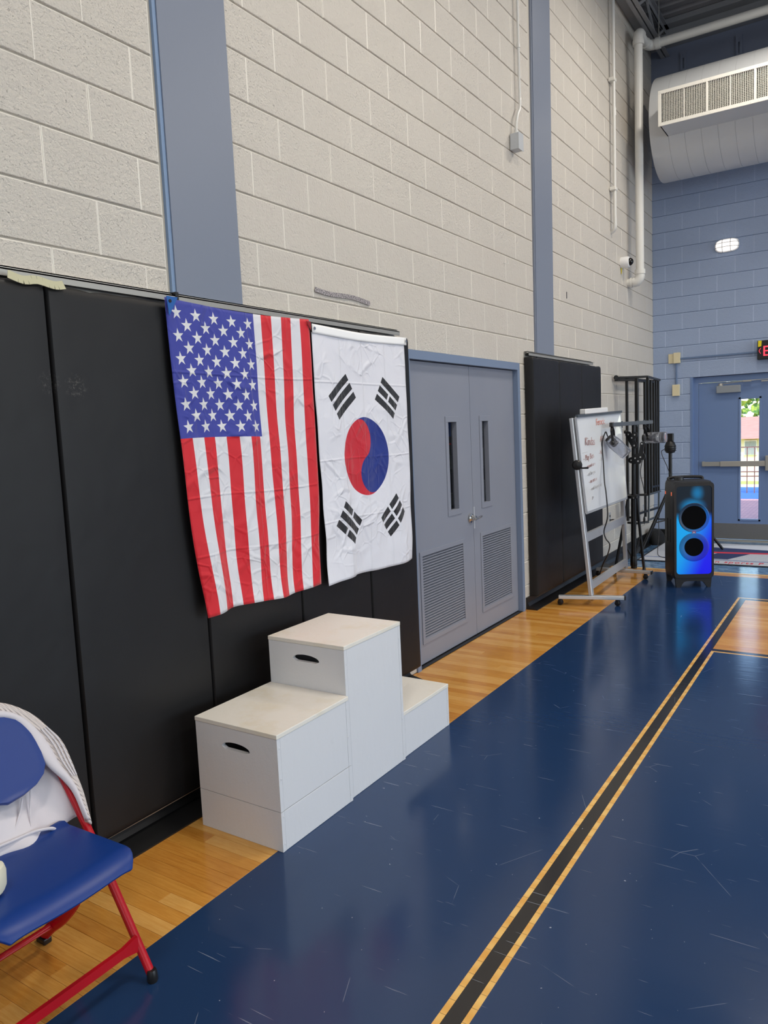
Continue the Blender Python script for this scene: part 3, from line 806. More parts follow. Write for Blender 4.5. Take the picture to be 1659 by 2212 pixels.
# ------------------------------------------------------------------ podium boxes
def podium(x0, x1, y0, y1, h, lab, hole_z=None, seam=None):
    r = empty('podium_box', ((x0+x1)/2, (y0+y1)/2, 0), label=lab, cat='podium box', group='white plywood podium boxes')
    cxx, cyy = (x0+x1)/2, (y0+y1)/2; wx, wy = (x1-x0)/2, (y1-y0)/2; t = .018
    # side facing the camera (-y) with the hand slot
    def slot():
        pts = []
        for i in range(15):
            a = math.pi*i/14
            pts.append((.073*math.cos(a), hole_z+.022*math.sin(a)-.004))
        return [(-.073, hole_z-.006)] + [(-.055, hole_z-.014), (.055, hole_z-.014)] + [(.073, hole_z-.006)] + pts[1:-1]
    top = h-t
    def side(y, hz, nm):
        mt = Matrix(((1, 0, 0, 0), (0, 0, -1, y), (0, 1, 0, 0), (0, 0, 0, 1)))
        bits = [(0.001, top)] if not seam else [(0.001, seam-.0012), (seam+.0012, top)]
        for z0, z1 in bits:
            holes = [slot()] if hz and z0 < hz < z1 else []
            me = plate([(-wx, z0), (wx, z0), (wx, z1), (-wx, z1)], holes, t, mt)
            link(nm, me, PLYSIDE, r)
    side(-wy+t/2, hole_z, 'end_panel'); side(wy-t/2, hole_z, 'end_panel')
    for xs, nm in ((1, 'front_panel'), (-1, 'back_panel')):
        bits = [(0.001, top)] if not seam else [(0.001, seam-.0012), (seam+.0012, top)]
        for z0, z1 in bits:
            mb = MB(); mb.box((xs*wx-(t if xs > 0 else -0.0), -wy+t+.0008, z0), (xs*wx+(0 if xs > 0 else t), wy-t-.0008, z1), .001); mb.build(nm, PLYSIDE, r)
    mb = MB(); mb.box((-wx-.002, -wy-.002, top+.0005), (wx+.002, wy+.0005, h), .002, 2); mb.build('top_panel', PLYTOP, r)
    mb = MB(); mb.lathe([(.0035, -.001), (.0045, .0012), (.002, .0018)], 8, axis_mat((0, 0, 0), (1, 0, 0))); me = mb.mesh('screw_head'); me.materials.append(PLYSIDE.m)
    for zz in (.03, h*.3, h*.62, h*.88):
        for yy in (-wy+.012, wy-.012):
            if random.random() < .8: o = bpy.data.objects.new('screw_head', me); COL.objects.link(o); o.location = (wx, yy, zz); o.parent = r
    return r
podium(.180, .603, -1.957, -1.507, .455, 'medium white plywood podium box nearest the camera, with a hand slot', .365, .156)
podium(.180, .592, -1.505, -1.063, .665, 'tallest white plywood podium box in the middle, with a hand slot', .585)
podium(.185, .582, -1.058, -.605, .222, 'lowest white plywood podium box on the far side nearest the door')

# ------------------------------------------------------------------ conduits, pipes, camera dome
r = empty('thin_conduit', (.05, 4.43, 3.5), label='thin white conduit with clamps running down the cream wall near the corner', cat='conduit')
mb = MB(); mb.tube([(.05, 4.44, 6.3), (.05, 4.43, 3.60)], .017, 14); mb.lathe([(.021, 0), (.021, .08)], 14, axis_mat((.05, 4.44, 4.72), (0, 0, 1))); reparent(mb.build('tube', WHITEP, smooth=True), r)
mb = MB(); mb.tube([(.05, 4.43, 3.62), (.048, 4.43, 3.585), (.03, 4.44, 3.555), (.0, 4.45, 3.545)], .021, 12); reparent(mb.build('elbow', WHITEP, smooth=True), r)
for z in (5.08, 3.98):
    mb = MB(); mb.box((.004, 4.39, z-.018), (.07, 4.47, z+.018), .004); mb.box((.03, 4.47, z-.012), (.036, 4.51, z+.012), .003); reparent(mb.build('clamp', GRILLEW), r)
r = empty('drain_pipe', (.13, 5.10, 3.1), label='thick white pipe dropping down the corner and elbowing into the cream wall', cat='pipe')
px_, py_ = .14, 5.09
mb = MB(); mb.tube([(px_, py_, 5.70), (px_, py_, 3.18)], .045, 20); reparent(mb.build('tube', WHITEP, smooth=True), r)
mb = MB(); mb.tube(catmull([(px_, py_, 3.20), (px_-.004, py_, 3.145), (px_-.035, py_, 3.105), (px_-.075, py_, 3.10)], 5), .053, 18); mb.lathe([(.059, 0), (.059, .05)], 18, axis_mat((px_, py_, 3.18), (0, 0, 1))); reparent(mb.build('elbow', WHITEP, smooth=True), r)
mb = MB(); mb.tube([(px_-.07, py_, 3.10), (0, py_, 3.10)], .047, 16); mb.lathe([(.056, 0), (.056, .02)], 18, axis_mat((px_-.105, py_, 3.10), (1, 0, 0))); reparent(mb.build('stub', WHITEP, smooth=True), r)
mb = MB(); mb.tube(catmull([(px_, py_, 5.66), (px_, py_+.004, 5.73), (px_, py_+.05, 5.78), (px_, py_+.11, 5.785)], 5), .056, 18)
mb.lathe([(.062, 0), (.062, .05)], 18, axis_mat((px_, py_, 5.64), (0, 0, 1))); reparent(mb.build('elbow', WHITEP, smooth=True), r)
mb = MB(); mb.tube([(px_, py_+.10, 5.785), (px_, 5.46, 5.785)], .045, 18); reparent(mb.build('tube', WHITEP, smooth=True), r)
mb = MB(); mb.tube(catmull([(px_, 5.40, 5.785), (px_+.01, 5.46, 5.785), (px_+.05, 5.50, 5.785), (px_+.11, 5.50, 5.785)], 5), .056, 18); mb.lathe([(.062, 0), (.062, .05)], 18, axis_mat((px_+.09, 5.50, 5.785), (1, 0, 0))); reparent(mb.build('elbow', WHITEP, smooth=True), r)
mb = MB(); mb.tube([(px_+.10, 5.50, 5.785), (RX-1, 5.50, 5.785)], .047, 20); reparent(mb.build('tube', WHITEP, smooth=True), r)
mb = MB(); mb.tube([(.265, 5.50, 5.83), (.265, 5.50, 6.31)], .005, 8); mb.lathe([(.051, 0), (.051, .02)], 18, axis_mat((.255, 5.50, 5.785), (1, 0, 0))); mb.box((.258, 5.49, 5.83), (.272, 5.51, 5.87)); reparent(mb.build('hanger_rod', ALU), r)
r = empty('junction_box', (.0, 1.80, 3.72), label='grey junction box at the lower end of the conduit left of the second column', cat='junction box')
GBOX = M('pale_grey_metal', srgb(196, 200, 204), .4, .2)
mb = MB(); mb.box((.004, 1.76, 3.655), (.075, 1.845, 3.775), .002); reparent(mb.build('body', GBOX), r)
for z in (3.685, 3.715, 3.745):
    mb = MB(); mb.lathe([(.011, 0), (.011, .0012), (.009, .0015)], 14, axis_mat((.038, 1.76, z), (0, -1, 0))); reparent(mb.build('knockout', GBOX), r)
mb = MB(); mb.box((.075, 1.755, 3.65), (.078, 1.85, 3.78), .001); reparent(mb.build('cover_plate', GBOX), r)
r = empty('wall_conduit', (.03, 1.9, 4.5), label='slim cream conduit on the wall dropping to the grey junction box', cat='conduit')
mb = MB(); mb.tube(catmull([(.035, 1.815, 3.77), (.035, 1.82, 3.86), (.035, 1.85, 3.94), (.035, 1.895, 4.0), (.035, 1.905, 4.08), (.03, 1.91, 4.3), (.03, 1.91, 6.3)], 6), .0105, 10); reparent(mb.build('tube', WHITEP, smooth=True), r)
mb = MB(); mb.lathe([(.016, 0), (.016, .035)], 12, axis_mat((.035, 1.815, 3.775), (0, 0, 1))); reparent(mb.build('coupling', WHITEP, smooth=True), r)
mb = MB(); mb.lathe([(.014, 0), (.014, .03)], 12, axis_mat((.03, 1.91, 4.45), (0, 0, 1))); reparent(mb.build('coupling', WHITEP, smooth=True), r)
r = empty('security_camera', (.0, 4.83, 3.285), label='white dome security camera on the cream wall beside the thick pipe', cat='camera')
mb = MB(); mb.lathe([(.060, 0), (.062, .01), (.062, .07), (.056, .088), (.044, .094), (.0, .094)], 32, axis_mat((0, 4.83, 3.285), (1, 0, 0))); reparent(mb.build('housing', WHITEPL, smooth=True), r)
mb = MB(); mb.lathe([(.043*math.cos(a*math.pi/16), .092+.043*math.sin(a*math.pi/16)) for a in range(9)][:-1]+[(.001, .135)], 28, axis_mat((0, 4.83, 3.285), (1, 0, 0))); reparent(mb.build('dome', M('black_dome', srgb(8, 8, 9), .06), smooth=True), r)
mb = MB(); mb.rings([[Vector((.004, 4.80, 3.225)), Vector((.006, 4.80, 3.225)), Vector((.006, 4.845, 3.225)), Vector((.004, 4.845, 3.225))], [Vector((.004, 4.815, 3.165)), Vector((.006, 4.815, 3.165)), Vector((.006, 4.83, 3.165)), Vector((.004, 4.83, 3.165))]]); reparent(mb.build('yellow_tag', YELT), r)

# ------------------------------------------------------------------ duct
dyc, dzc, dr = 5.55, 4.83, .558
r = empty('air_duct', (1, dyc, dzc), label='big grey round air duct hanging along the blue wall', cat='air duct')
mb = MB()
ring = lambda x, R_: [Vector((x, dyc+R_*math.cos(2*math.pi*j/72), dzc+R_*math.sin(2*math.pi*j/72))) for j in range(72)]
xs = [.14]; rr2 = [(0.265, .50), (.266, .545), (.270, .555), (.285, dr)]
x = .30; k = 0
rr2 += []
while x < 4.6:
    rr2 += [(x+.162, dr), (x+.1625, dr-.003), (x+.1655, dr-.003), (x+.166, dr)]; x += .166
mb.rings([ring(a, R_) for a, R_ in rr2]); reparent(mb.build('duct_body', DUCTP, smooth=True, sharp=25), r)
g = empty('air_grille', (.443, 4.66, 4.58), label='white rectangular supply air grille on the front of the round duct', cat='air grille')
gx0, gx1, gz0, gz1, gy = .443, 2.30, 4.580, 4.935, 4.66
mb = MB(); mb.box((gx0+.012, gy+.012, gz0+.012), (gx1-.012, 5.16, gz0+.022)); mb.box((gx0+.012, gy+.012, gz1-.022), (gx1-.012, 5.16, gz1-.012)); mb.box((gx0+.012, gy+.012, gz0+.012), (gx0+.022, 5.16, gz1-.012)); mb.box((gx1-.022, gy+.012, gz0+.012), (gx1-.012, 5.16, gz1-.012)); reparent(mb.build('collar', DUCTP), g)
mb = MB(); f_ = .035
mb.box((gx0, gy, gz0), (gx1, gy+.012, gz0+f_), .002); mb.box((gx0, gy, gz1-f_), (gx1, gy+.012, gz1), .002); mb.box((gx0, gy, gz0+f_), (gx0+f_, gy+.012, gz1-f_), .002); mb.box((gx1-f_, gy, gz0+f_), (gx1, gy+.012, gz1-f_), .002)
for xm in (.92, 1.36, 1.80): mb.box((xm-.009, gy, gz0+f_), (xm+.009, gy+.010, gz1-f_), .001)
for xm in (.70, 1.14, 1.58): mb.box((xm-.003, gy+.004, gz0+f_), (xm+.003, gy+.010, gz1-f_))
for sx in (.46, .885, .955, 1.325, 1.395):
    for sz in (gz0+.016, gz1-.016): mb.lathe([(.005, 0), (.004, .002)], 8, axis_mat((sx, gy, sz), (0, -1, 0)))
reparent(mb.build('frame', GRILLEW), g)
mb = MB(); mb.box((0, 0, 0), (.0048, .02, gz1-gz0-2*f_)); me = mb.mesh('vertical_bar'); me.materials.append(GRILLEW.m)
x = gx0+f_+.012
while x < gx1-f_:
    o = bpy.data.objects.new('vertical_bar', me); COL.objects.link(o); o.location = (x, gy+.006, gz0+f_); reparent(o, g); x += .0163
mb = MB(); z = gz0+f_+.010
while z < gz1-f_: mb.box((gx0+f_, gy+.028, z), (gx1-f_, gy+.040, z+.003)); z += .0163
tag(reparent(mb.build('horizontal_bars', GRILLEW), g), kind='stuff')
mb = MB(); mb.box((gx0+.03, gy+.10, gz0+.03), (gx1-.03, gy+.105, gz1-.03)); reparent(mb.build('backing', DARKIN), g)
for i, xx in enumerate((.381, .996)):
    s_ = empty('wall_strut', (xx, YB, 5.8), label=('slotted blue bracket on the upper blue wall, above the left end of the duct', 'slotted blue bracket on the upper blue wall, right one above the duct')[i], cat='bracket')
    mt = Matrix(((1, 0, 0, xx), (0, 0, -1, YB-.02), (0, 1, 0, 5.80), (0, 0, 0, 1)))
    me = plate([(-.035, -.2), (.035, -.2), (.035, .14), (-.035, .14)], [[(-.009, -.06), (.009, -.06), (.009, .06), (-.009, .06)]], .004, mt)
    reparent(link('face', me, BLUEHI), s_)
    mb = MB(); mb.box((xx-.035, YB-.02, 5.60), (xx-.031, YB-.001, 5.94)); mb.box((xx+.031, YB-.02, 5.60), (xx+.035, YB-.001, 5.94)); reparent(mb.build('sides', BLUEHI), s_)

# ------------------------------------------------------------------ oval bulkhead light
r = empty('bulkhead_light', (.875, YB, 3.58), label='lit oval caged lamp on the blue wall under the duct', cat='lamp')
EM = M('lamp_glass', srgb(255, 250, 246), .3); EM.b.inputs['Emission Color'].default_value = (1, .93, .87, 1); EM.b.inputs['Emission Strength'].default_value = 1.15
mt = Matrix(((1, 0, 0, .875), (0, 0, -1, YB-.001), (0, 1, 0, 3.58), (0, 0, 0, 1)))
def oval(a, b, z, n=40):
    out = []
    for i in range(n):
        th = 2*math.pi*i/n; c, s = math.cos(th), math.sin(th)
        e = 2/3.0; out.append(mt @ Vector((a*math.copysign(abs(c)**e, c), b*math.copysign(abs(s)**e, s), z)))
    return out
mb = MB(); mb.rings([oval(.135, .078, 0), oval(.137, .08, .012), oval(.132, .076, .02)]); reparent(mb.build('base', WHITEPL, smooth=True), r)
mb = MB(); mb.rings([oval(.122, .066, .015), oval(.120, .065, .045), oval(.105, .054, .068), oval(.06, .028, .078)]); reparent(mb.build('diffuser', EM, smooth=True), r)
mb = MB()
for xx in (-.045, .045): mb.tube([mt @ Vector(p) for p in catmull([(xx*1.1, -.076, .018), (xx, -.066, .062), (xx, 0, .086), (xx, .066, .062), (xx*1.1, .076, .018)], 5)], .0025, 6)
for zz in (-.024, .024): mb.tube([mt @ Vector(p) for p in catmull([(-.134, zz, .018), (-.11, zz, .062), (0, zz, .088), (.11, zz, .062), (.134, zz, .018)], 5)], .0025, 6)
reparent(mb.build('cage', GREYM, smooth=True), r)

# ------------------------------------------------------------------ electrical bits on the blue wall
def plate_box(x0, x1, z0, z1, d, lab, name='junction_cover'):
    mb = MB(); mb.box((x0, YB-d, z0), (x1, YB-.0005, z1), .004, 2); mb.lathe([(.003, 0), (.002, .001)], 8, axis_mat(((x0+x1)/2, YB-d, z1-.015), (0, -1, 0)))
    return tag(mb.build(name, BEIGE), lab, 'cover plate')
plate_box(.192, .262, 2.225, 2.345, .018, 'flat beige cover plate, left one of the touching pair on the blue wall')
plate_box(.258, .338, 2.222, 2.355, .045, 'deeper beige box, right one of the touching pair on the blue wall', 'junction_box')
plate_box(.243, .330, 1.812, 1.955, .045, 'beige box low on the blue wall beside the exit door', 'junction_box')
BCON = M('blue_conduit_paint', srgb(104, 126, 160), .45)
mb = MB(); mb.box((.336, YB-.022, 2.268), (1.22, YB-.001, 2.288), .002); tag(mb.build('surface_raceway', BCON), 'thin blue painted raceway running from the beige box to the red sign', 'raceway')
mb = MB(); mb.box((.278, YB-.02, 1.955), (.298, YB-.001, 2.222), .002); tag(mb.build('surface_raceway', BCON), 'short vertical blue raceway between the two beige boxes', 'raceway')
r = empty('exit_sign', (1.38, YB, 2.29), label='black exit sign with red letters and yellow tape above the right door', cat='sign')
mb = MB(); mb.box((1.225, YB-.09, 2.182), (1.56, YB-.001, 2.405), .006, 2); reparent(mb.build('housing', BLACKP), r)
REDL = M('red_lit_letters', srgb(255, 70, 90), .4); REDL.b.inputs['Emission Color'].default_value = srgb(255, 66, 88); REDL.b.inputs['Emission Strength'].default_value = .95
for txt, x, z, sz in (('EXIT', 1.278, 2.222, .168),):
    me = text_mesh(txt, sz, .0015, spacing=.95); me.transform(Matrix(((1, 0, 0, x), (0, 0, -1, YB-.092), (0, 1, 0, z), (0, 0, 0, 1)))); reparent(link('lettering', me, REDL), r)
mb = MB(); mb.beam((1.243, YB-.092, 2.283), (1.262, YB-.092, 2.315), .004, .011, (0, -1, 0)); mb.beam((1.243, YB-.092, 2.283), (1.262, YB-.092, 2.251), .004, .011, (0, -1, 0)); reparent(mb.build('arrow', REDL), r)
mb = MB(); mb.rings([[Vector((1.232, y_, 2.33)), Vector((1.268, y_, 2.338)), Vector((1.272, y_, 2.402)), Vector((1.234, y_, 2.404))] for y_ in (YB-.093, YB-.0905)]); reparent(mb.build('yellow_tape', YELT), r)

# ------------------------------------------------------------------ back door
RX0 = .52
mb = MB()
YD = YB+.10
mb.box((BX0, YB-.004, -.04), (BX0+.03, YB+.22, BZ)); mb.box((BX0+.03, YB+.06, -.04), (BX0+.085, YB+.18, BZ-.03)); mb.box((BX1-.03, YB-.004, -.04), (BX1, YB+.22, BZ)); mb.box((BX0+.085, YB+.06, BZ-.075), (BX1-.085, YB+.18, BZ-.03)); mb.box((BX0+.03, YB+.06, BZ-.03), (BX1-.03, YB+.18, BZ-.004)); mb.box((BX1-.085, YB+.06, -.04), (BX1-.03, YB+.18, BZ-.03))
tag(mb.build('trim_11', DOORB), kind='structure')
mb = MB(); mb.box((BX0+.03, YB-.02, -.06), (BX1-.03, YB+.2, -.028), .004); tag(mb.build('trim_12', ALU), kind='structure')
r = empty('door_3', (1.0, YD, 0), kind='structure')
dl0, dl1 = BX0+.088, BX1-.088
W0, W1, Wz0, Wz1 = 1.025, 1.235, .235, 1.73
mt = Matrix(((1, 0, 0, 0), (0, 0, -1, YD), (0, 1, 0, 0), (0, 0, 0, 1)))
me = plate([(dl0, -.02), (dl1, -.02), (dl1, BZ-.08), (dl0, BZ-.08)], [[(W0, Wz0), (W1, Wz0), (W1, Wz1), (W0, Wz1)]], .044, mt); reparent(link('panel', me, DOORB), r)
mb = MB(); a, b, c, e, i_ = W0-.022, W1+.022, Wz0-.022, Wz1+.022, .024
for q in ((a, c, b, c+i_), (a, e-i_, b, e), (a, c, a+i_, e), (b-i_, c, b, e)): mb.box((q[0], YD-.028, q[1]), (q[2], YD+.024, q[3]), .002)
reparent(mb.build('window_frame', DOORB), r)
mb = MB(); mb.box((W0, YD-.003, Wz0), (W1, YD+.003, Wz1)); reparent(mb.build('pane', GLASS), r)
mb = MB(); mb.box((dl0+.01, YD-.026, -.015), (dl1-.01, YD-.0225, .178), .0008); reparent(mb.build('kick_plate', M('brushed_steel', srgb(128, 128, 128), .42, .55)), r)
for xx in [dl0+.03+i*.105 for i in range(9)]:
    for zz in (.165, .0): mb = MB(); mb.lathe([(.005, 0), (.003, .0025)], 8, axis_mat((xx, YD-.026, zz), (0, -1, 0))); reparent(mb.build('screw_head', CHROME), r)
mb = MB(); mb.box((.585, YD-.075, .905), (.80, YD-.045, .962), .004); mb.box((.585, YD-.05, .90), (.61, YD-.022, .967)); reparent(mb.build('bar_end', ALU), r)
mb = MB(); mb.box((.80, YD-.082, .900), (1.31, YD-.045, .967), .006, 2); reparent(mb.build('push_bar', M('grey_bar', srgb(176, 172, 164), .4, .3)), r)
mb = MB(); mb.box((1.31, YD-.09, .845), (1.40, YD-.022, 1.03), .006, 2); reparent(mb.build('latch_housing', ALU), r)
mb = MB(); mb.box((.755, YD-.085, 1.815), (1.03, YD-.023, 1.905), .006, 2); reparent(mb.build('door_closer', M('closer_grey', srgb(150, 156, 162), .4, .3)), r)
mb = MB(); mb.beam((.80, YD-.06, 1.925), (1.08, YD-.10, 1.945), .022, .008); mb.lathe([(.03, 0), (.022, .03)], 12, axis_mat((.80, YD-.055, 1.905), (0, 0, 1))); mb.box((1.06, YD-.11, 1.935), (1.15, YD-.06, 1.955)); mb.beam((1.08, YD-.10, 1.945), (1.35, YD-.07, 1.955), .015, .006); reparent(mb.build('closer_arm', ALU), r)
mb = MB(); mb.box((1.26, YD-.09, 1.925), (1.33, YD-.05, 1.94)); reparent(mb.build('arm_bracket', ALU), r)

# ------------------------------------------------------------------ outside the exit door
PINK = M('pink_pavers', srgb(190, 150, 146), .8)
br = PINK.N.new('ShaderNodeTexBrick'); PINK.L.new(PINK.tc('World'), br.inputs['Vector']); br.inputs['Scale'].default_value = 4; br.inputs['Color1'].default_value = srgb(206, 160, 156); br.inputs['Color2'].default_value = srgb(186, 146, 148); br.inputs['Mortar'].default_value = srgb(160, 120, 124); PINK.color(br.outputs[0])
def ext(name, a, b, mt, lab=None, cat=None, kind=None, bev=0):
    mb = MB(); mb.box(a, b, bev); o = mb.build(name, mt); tag(o, lab, cat, kind=kind); return o
ext('floor_outside', (-8, YB+.22, -.2), (10, 12.1, -.1), PINK, kind='structure')
ext('blue_mat_strip', (-8, 12.1, -.18), (10, 14.6, -.09), M('blue_strip', srgb(60, 110, 190), .7), 'blue painted strip of ground beyond the pink pavement outside', 'ground')
ext('white_kerb', (-8, 14.6, -.18), (10, 15.1, -.07), M('white_kerb', srgb(222, 226, 228), .8), 'white concrete kerb in front of the lawn outside', 'kerb')
GRS = M('grass', srgb(150, 170, 70), .9); GRS.color(GRS.mix(GRS.noise(3, 4, which='World'), srgb(150, 168, 66), srgb(190, 196, 110)))
mb = MB(); mb.rings([[Vector((x_, 15.1, -.3)), Vector((x_, 15.1, -.1)), Vector((x_, 16.4, -.1)), Vector((x_, 24, -1.25)), Vector((x_, 60, -1.25)), Vector((x_, 60, -1.5)), Vector((x_, 24, -1.5))] for x_ in (-40, 30)])
tag(mb.build('lawn', GRS), 'yellow-green lawn seen through the exit door window', 'lawn')
r = empty('house', (-4, 28, -1), label='cream house with a pale red roof seen through the exit door window', cat='house')
CRH = M('cream_siding', srgb(232, 222, 196), .8); 
mb = MB(); mb.box((-14, 26, -1.245), (8, 34, .70)); reparent(mb.build('wall', CRH), r)
RF = M('pale_red_shingles', srgb(196, 128, 116), .85); RF.color(RF.mix(RF.noise(4, 4, which='World', mapscale=(1, 1, 6)), srgb(186, 120, 108), srgb(212, 150, 136)))
mb = MB(); mb.rings([[Vector((x_, 25.6, .66)), Vector((x_, 34.4, .66)), Vector((x_, 30, 1.42))] for x_ in (-14.5, 8.5)]); reparent(mb.build('roof', RF), r)
for xw in (-5.2, -1.5, .9, 3.5):
    mb = MB(); mb.box((xw, 25.93, .06), (xw+.42, 26.02, .60), .01); w_ = reparent(mb.build('window', WHITEPL), r)
    for a_ in (0, 1):
        for b_ in (0, 1):
            mb = MB(); mb.box((xw+.03+a_*.19, 25.90, .09+b_*.25), (xw+.20+a_*.19, 25.94, .31+b_*.25)); pn = mb.build('pane', M('window_grey', srgb(140, 146, 152), .2)); pn.parent = w_
r = empty('railing', (0, 13.2, -.09), label='brown metal railing with upright bars outside the exit door', cat='railing')
BRM = M('brown_metal', srgb(120, 84, 76), .6)
for z in (.25, .34, .85): mb = MB(); mb.box((-3, 13.18, z), (4, 13.21, z+.022)); reparent(mb.build('rail', BRM), r)
mb = MB(); mb.box((0, 0, 0), (.018, .018, .95)); me = mb.mesh('upright_bar'); me.materials.append(BRM.m)
for i in range(50):
    o = bpy.data.objects.new('upright_bar', me); COL.objects.link(o); o.location = (-3+i*.14, 13.19, -.0899); reparent(o, r)
r = empty('garden_tree', (-2, 38, -1.25), label='leafy green trees behind the house roof outside', cat='tree')
LF = M('leaf_green', srgb(84, 140, 70), .8); LF.color(LF.mix(LF.noise(2.2, 4, .7, which='World').step(.4, .62), srgb(60, 120, 66), srgb(176, 196, 84)))
mb = MB(); rnd = random.Random(3)
for i in range(2600):
    a_ = rnd.uniform(0, 6.283); c_ = Vector((-4+rnd.gauss(0, 4.2), 38+rnd.gauss(0, 1.3), 3.6+rnd.gauss(0, 1.8))); s_ = rnd.uniform(.14, .3)
    e1 = Vector((rnd.gauss(0, 1), rnd.gauss(0, 1), rnd.gauss(0, 1))).normalized()*s_; e2 = e1.cross(Vector((rnd.gauss(0, 1), rnd.gauss(0, 1), rnd.gauss(0, 1)))).normalized()*s_*.6
    v4 = [mb.bm.verts.new(c_+q) for q in (e1, e2, -e1, -e2)]; mb.bm.faces.new(v4)
me = bpy.data.meshes.new('foliage'); mb.bm.to_mesh(me); mb.bm.free(); o = link('foliage', me, LF); reparent(o, r); o['kind'] = 'stuff'
mb = MB(); mb.tube([(-2, 38, -1.25), (-1.9, 38, 1.5), (-2.2, 38, 4)], [.3, .24, .12], 10); reparent(mb.build('trunk', M('bark', srgb(96, 78, 62), .9)), r)

# ------------------------------------------------------------------ entrance mat
mx0, mx1, my0, my1 = .20, 3.05, 4.60, 6.02
MATG = M('mat_pile', srgb(168, 172, 182), .95)
x, y, z = MATG.xyz('World')
def seg(px0, pz0, px1, pz1):   # half plane test left of line
    return ((x-px0)*(pz1-pz0)-(y-pz0)*(px1-px0))
sx = (x-1.62)
bord = (y-(my0+.245)).abs().lt(.014)
rim = (x-mx0).min(mx1-x).min(y-my0).min(my1-y).lt(.022)
# big white emblem with navy limbs and a red lightning-like streak, centred on the mat
legs = ((x-(.92+(y-4.86)*.42)).abs().lt(.16)*y.gt(4.90)*y.lt(5.36)).max((x-(2.3-(y-4.86)*.42)).abs().lt(.16)*y.gt(4.90)*y.lt(5.36))
wing = (y-(5.56+(sx*3.3).sin()*.05)).abs().lt(.15)*(x-.42).gt(0.0)*(2.82-x).gt(0.0)
white = ((sx*sx*.45+(y-5.78)*(y-5.78)*9).lt(.24))*y.gt(5.50)
streak = (y-(5.36+(sx*4.0).cos()*.035)).abs().lt(.05+0.0)*sx.abs().lt(.86)
nz = MATG.noise(160, 2, which='World')
cc = MATG.mix(nz.step(.3, .7), srgb(180, 186, 198), srgb(214, 218, 226))
cc = MATG.mix(wing, cc, srgb(52, 66, 112)); cc = MATG.mix(legs, cc, srgb(46, 60, 106)); cc = MATG.mix(white, cc, srgb(224, 230, 240)); cc = MATG.mix(streak, cc, srgb(216, 62, 84))
cc = MATG.mix(bord, cc, srgb(28, 84, 160)); cc = MATG.mix(rim, cc, srgb(40, 42, 50)); MATG.color(cc); MATG.bump(nz, .5, .003)
r = empty('entrance_mat', (1.6, 5.3, -.04), label='large logo entrance mat with red lettering in front of the exit door', cat='mat')
mb = MB(); mb.box((mx0, my0, -.04), (mx1, my1, -.030), .003); reparent(mb.build('carpet', MATG), r)
me = text_mesh('n sports P', .17, .0012, spacing=1.15); me.transform(Matrix.Translation((1.0, my0+.075, -.0290)) @ Matrix.Scale(.58, 4, (1, 0, 0)))
# lettering sits in the front border band
reparent(link('lettering', me, M('red_pile', srgb(214, 70, 90), .9)), r)

# ------------------------------------------------------------------ whiteboard easel
r = empty('whiteboard_stand', (.42, 2.86, 0), label='mobile whiteboard with red and brown handwriting on an aluminium stand', cat='whiteboard')
q00, q01, q10, q11 = Vector((.396, 2.24, .778)), Vector((.318, 2.24, 1.575)), Vector((.396, 3.47, .781)), Vector((.340, 3.47, 1.605))
ey_ = (q01-q00).normalized(); ex_ = (q10-q00).normalized(); nn_ = ex_.cross(ey_); nn_ = nn_ if nn_.x > 0 else -nn_
WB = M('whiteboard_enamel', srgb(222, 226, 230), .10)
sm = WB.noise(2.4, 4, .6, which='World').step(.5, .75); WB.color(WB.mix(sm*.3, srgb(226, 229, 232), srgb(196, 198, 204)))
def slabq(c, off0, off1, name, mt):
    mb = MB(); mb.rings([[p_+nn_*off0 for p_ in c], [p_+nn_*off1 for p_ in c]]); return reparent(mb.build(name, mt), r)
slabq([q00, q10, q11, q01], 0, .012, 'board', WB)
def bp(u, v, o=.0): return q00*(1-u)*(1-v)+q10*u*(1-v)+q11*u*v+q01*(1-u)*v + nn_*o
mb = MB()
for a_, b_ in (((0, 0), (1, 0)), ((1, 0), (1, 1)), ((1, 1), (0, 1)), ((0, 1), (0, 0))): mb.beam(bp(*a_, .006), bp(*b_, .006), .020, .014, nn_)
reparent(mb.build('board_frame', ALUL), r)
mb = MB(); mb.beam(bp(0, 1, .014)+Vector((0, 0, .014)), bp(1.01, 1, .014)+Vector((0, 0, .014)), .022, .022); reparent(mb.build('top_clamp', GREYM), r)
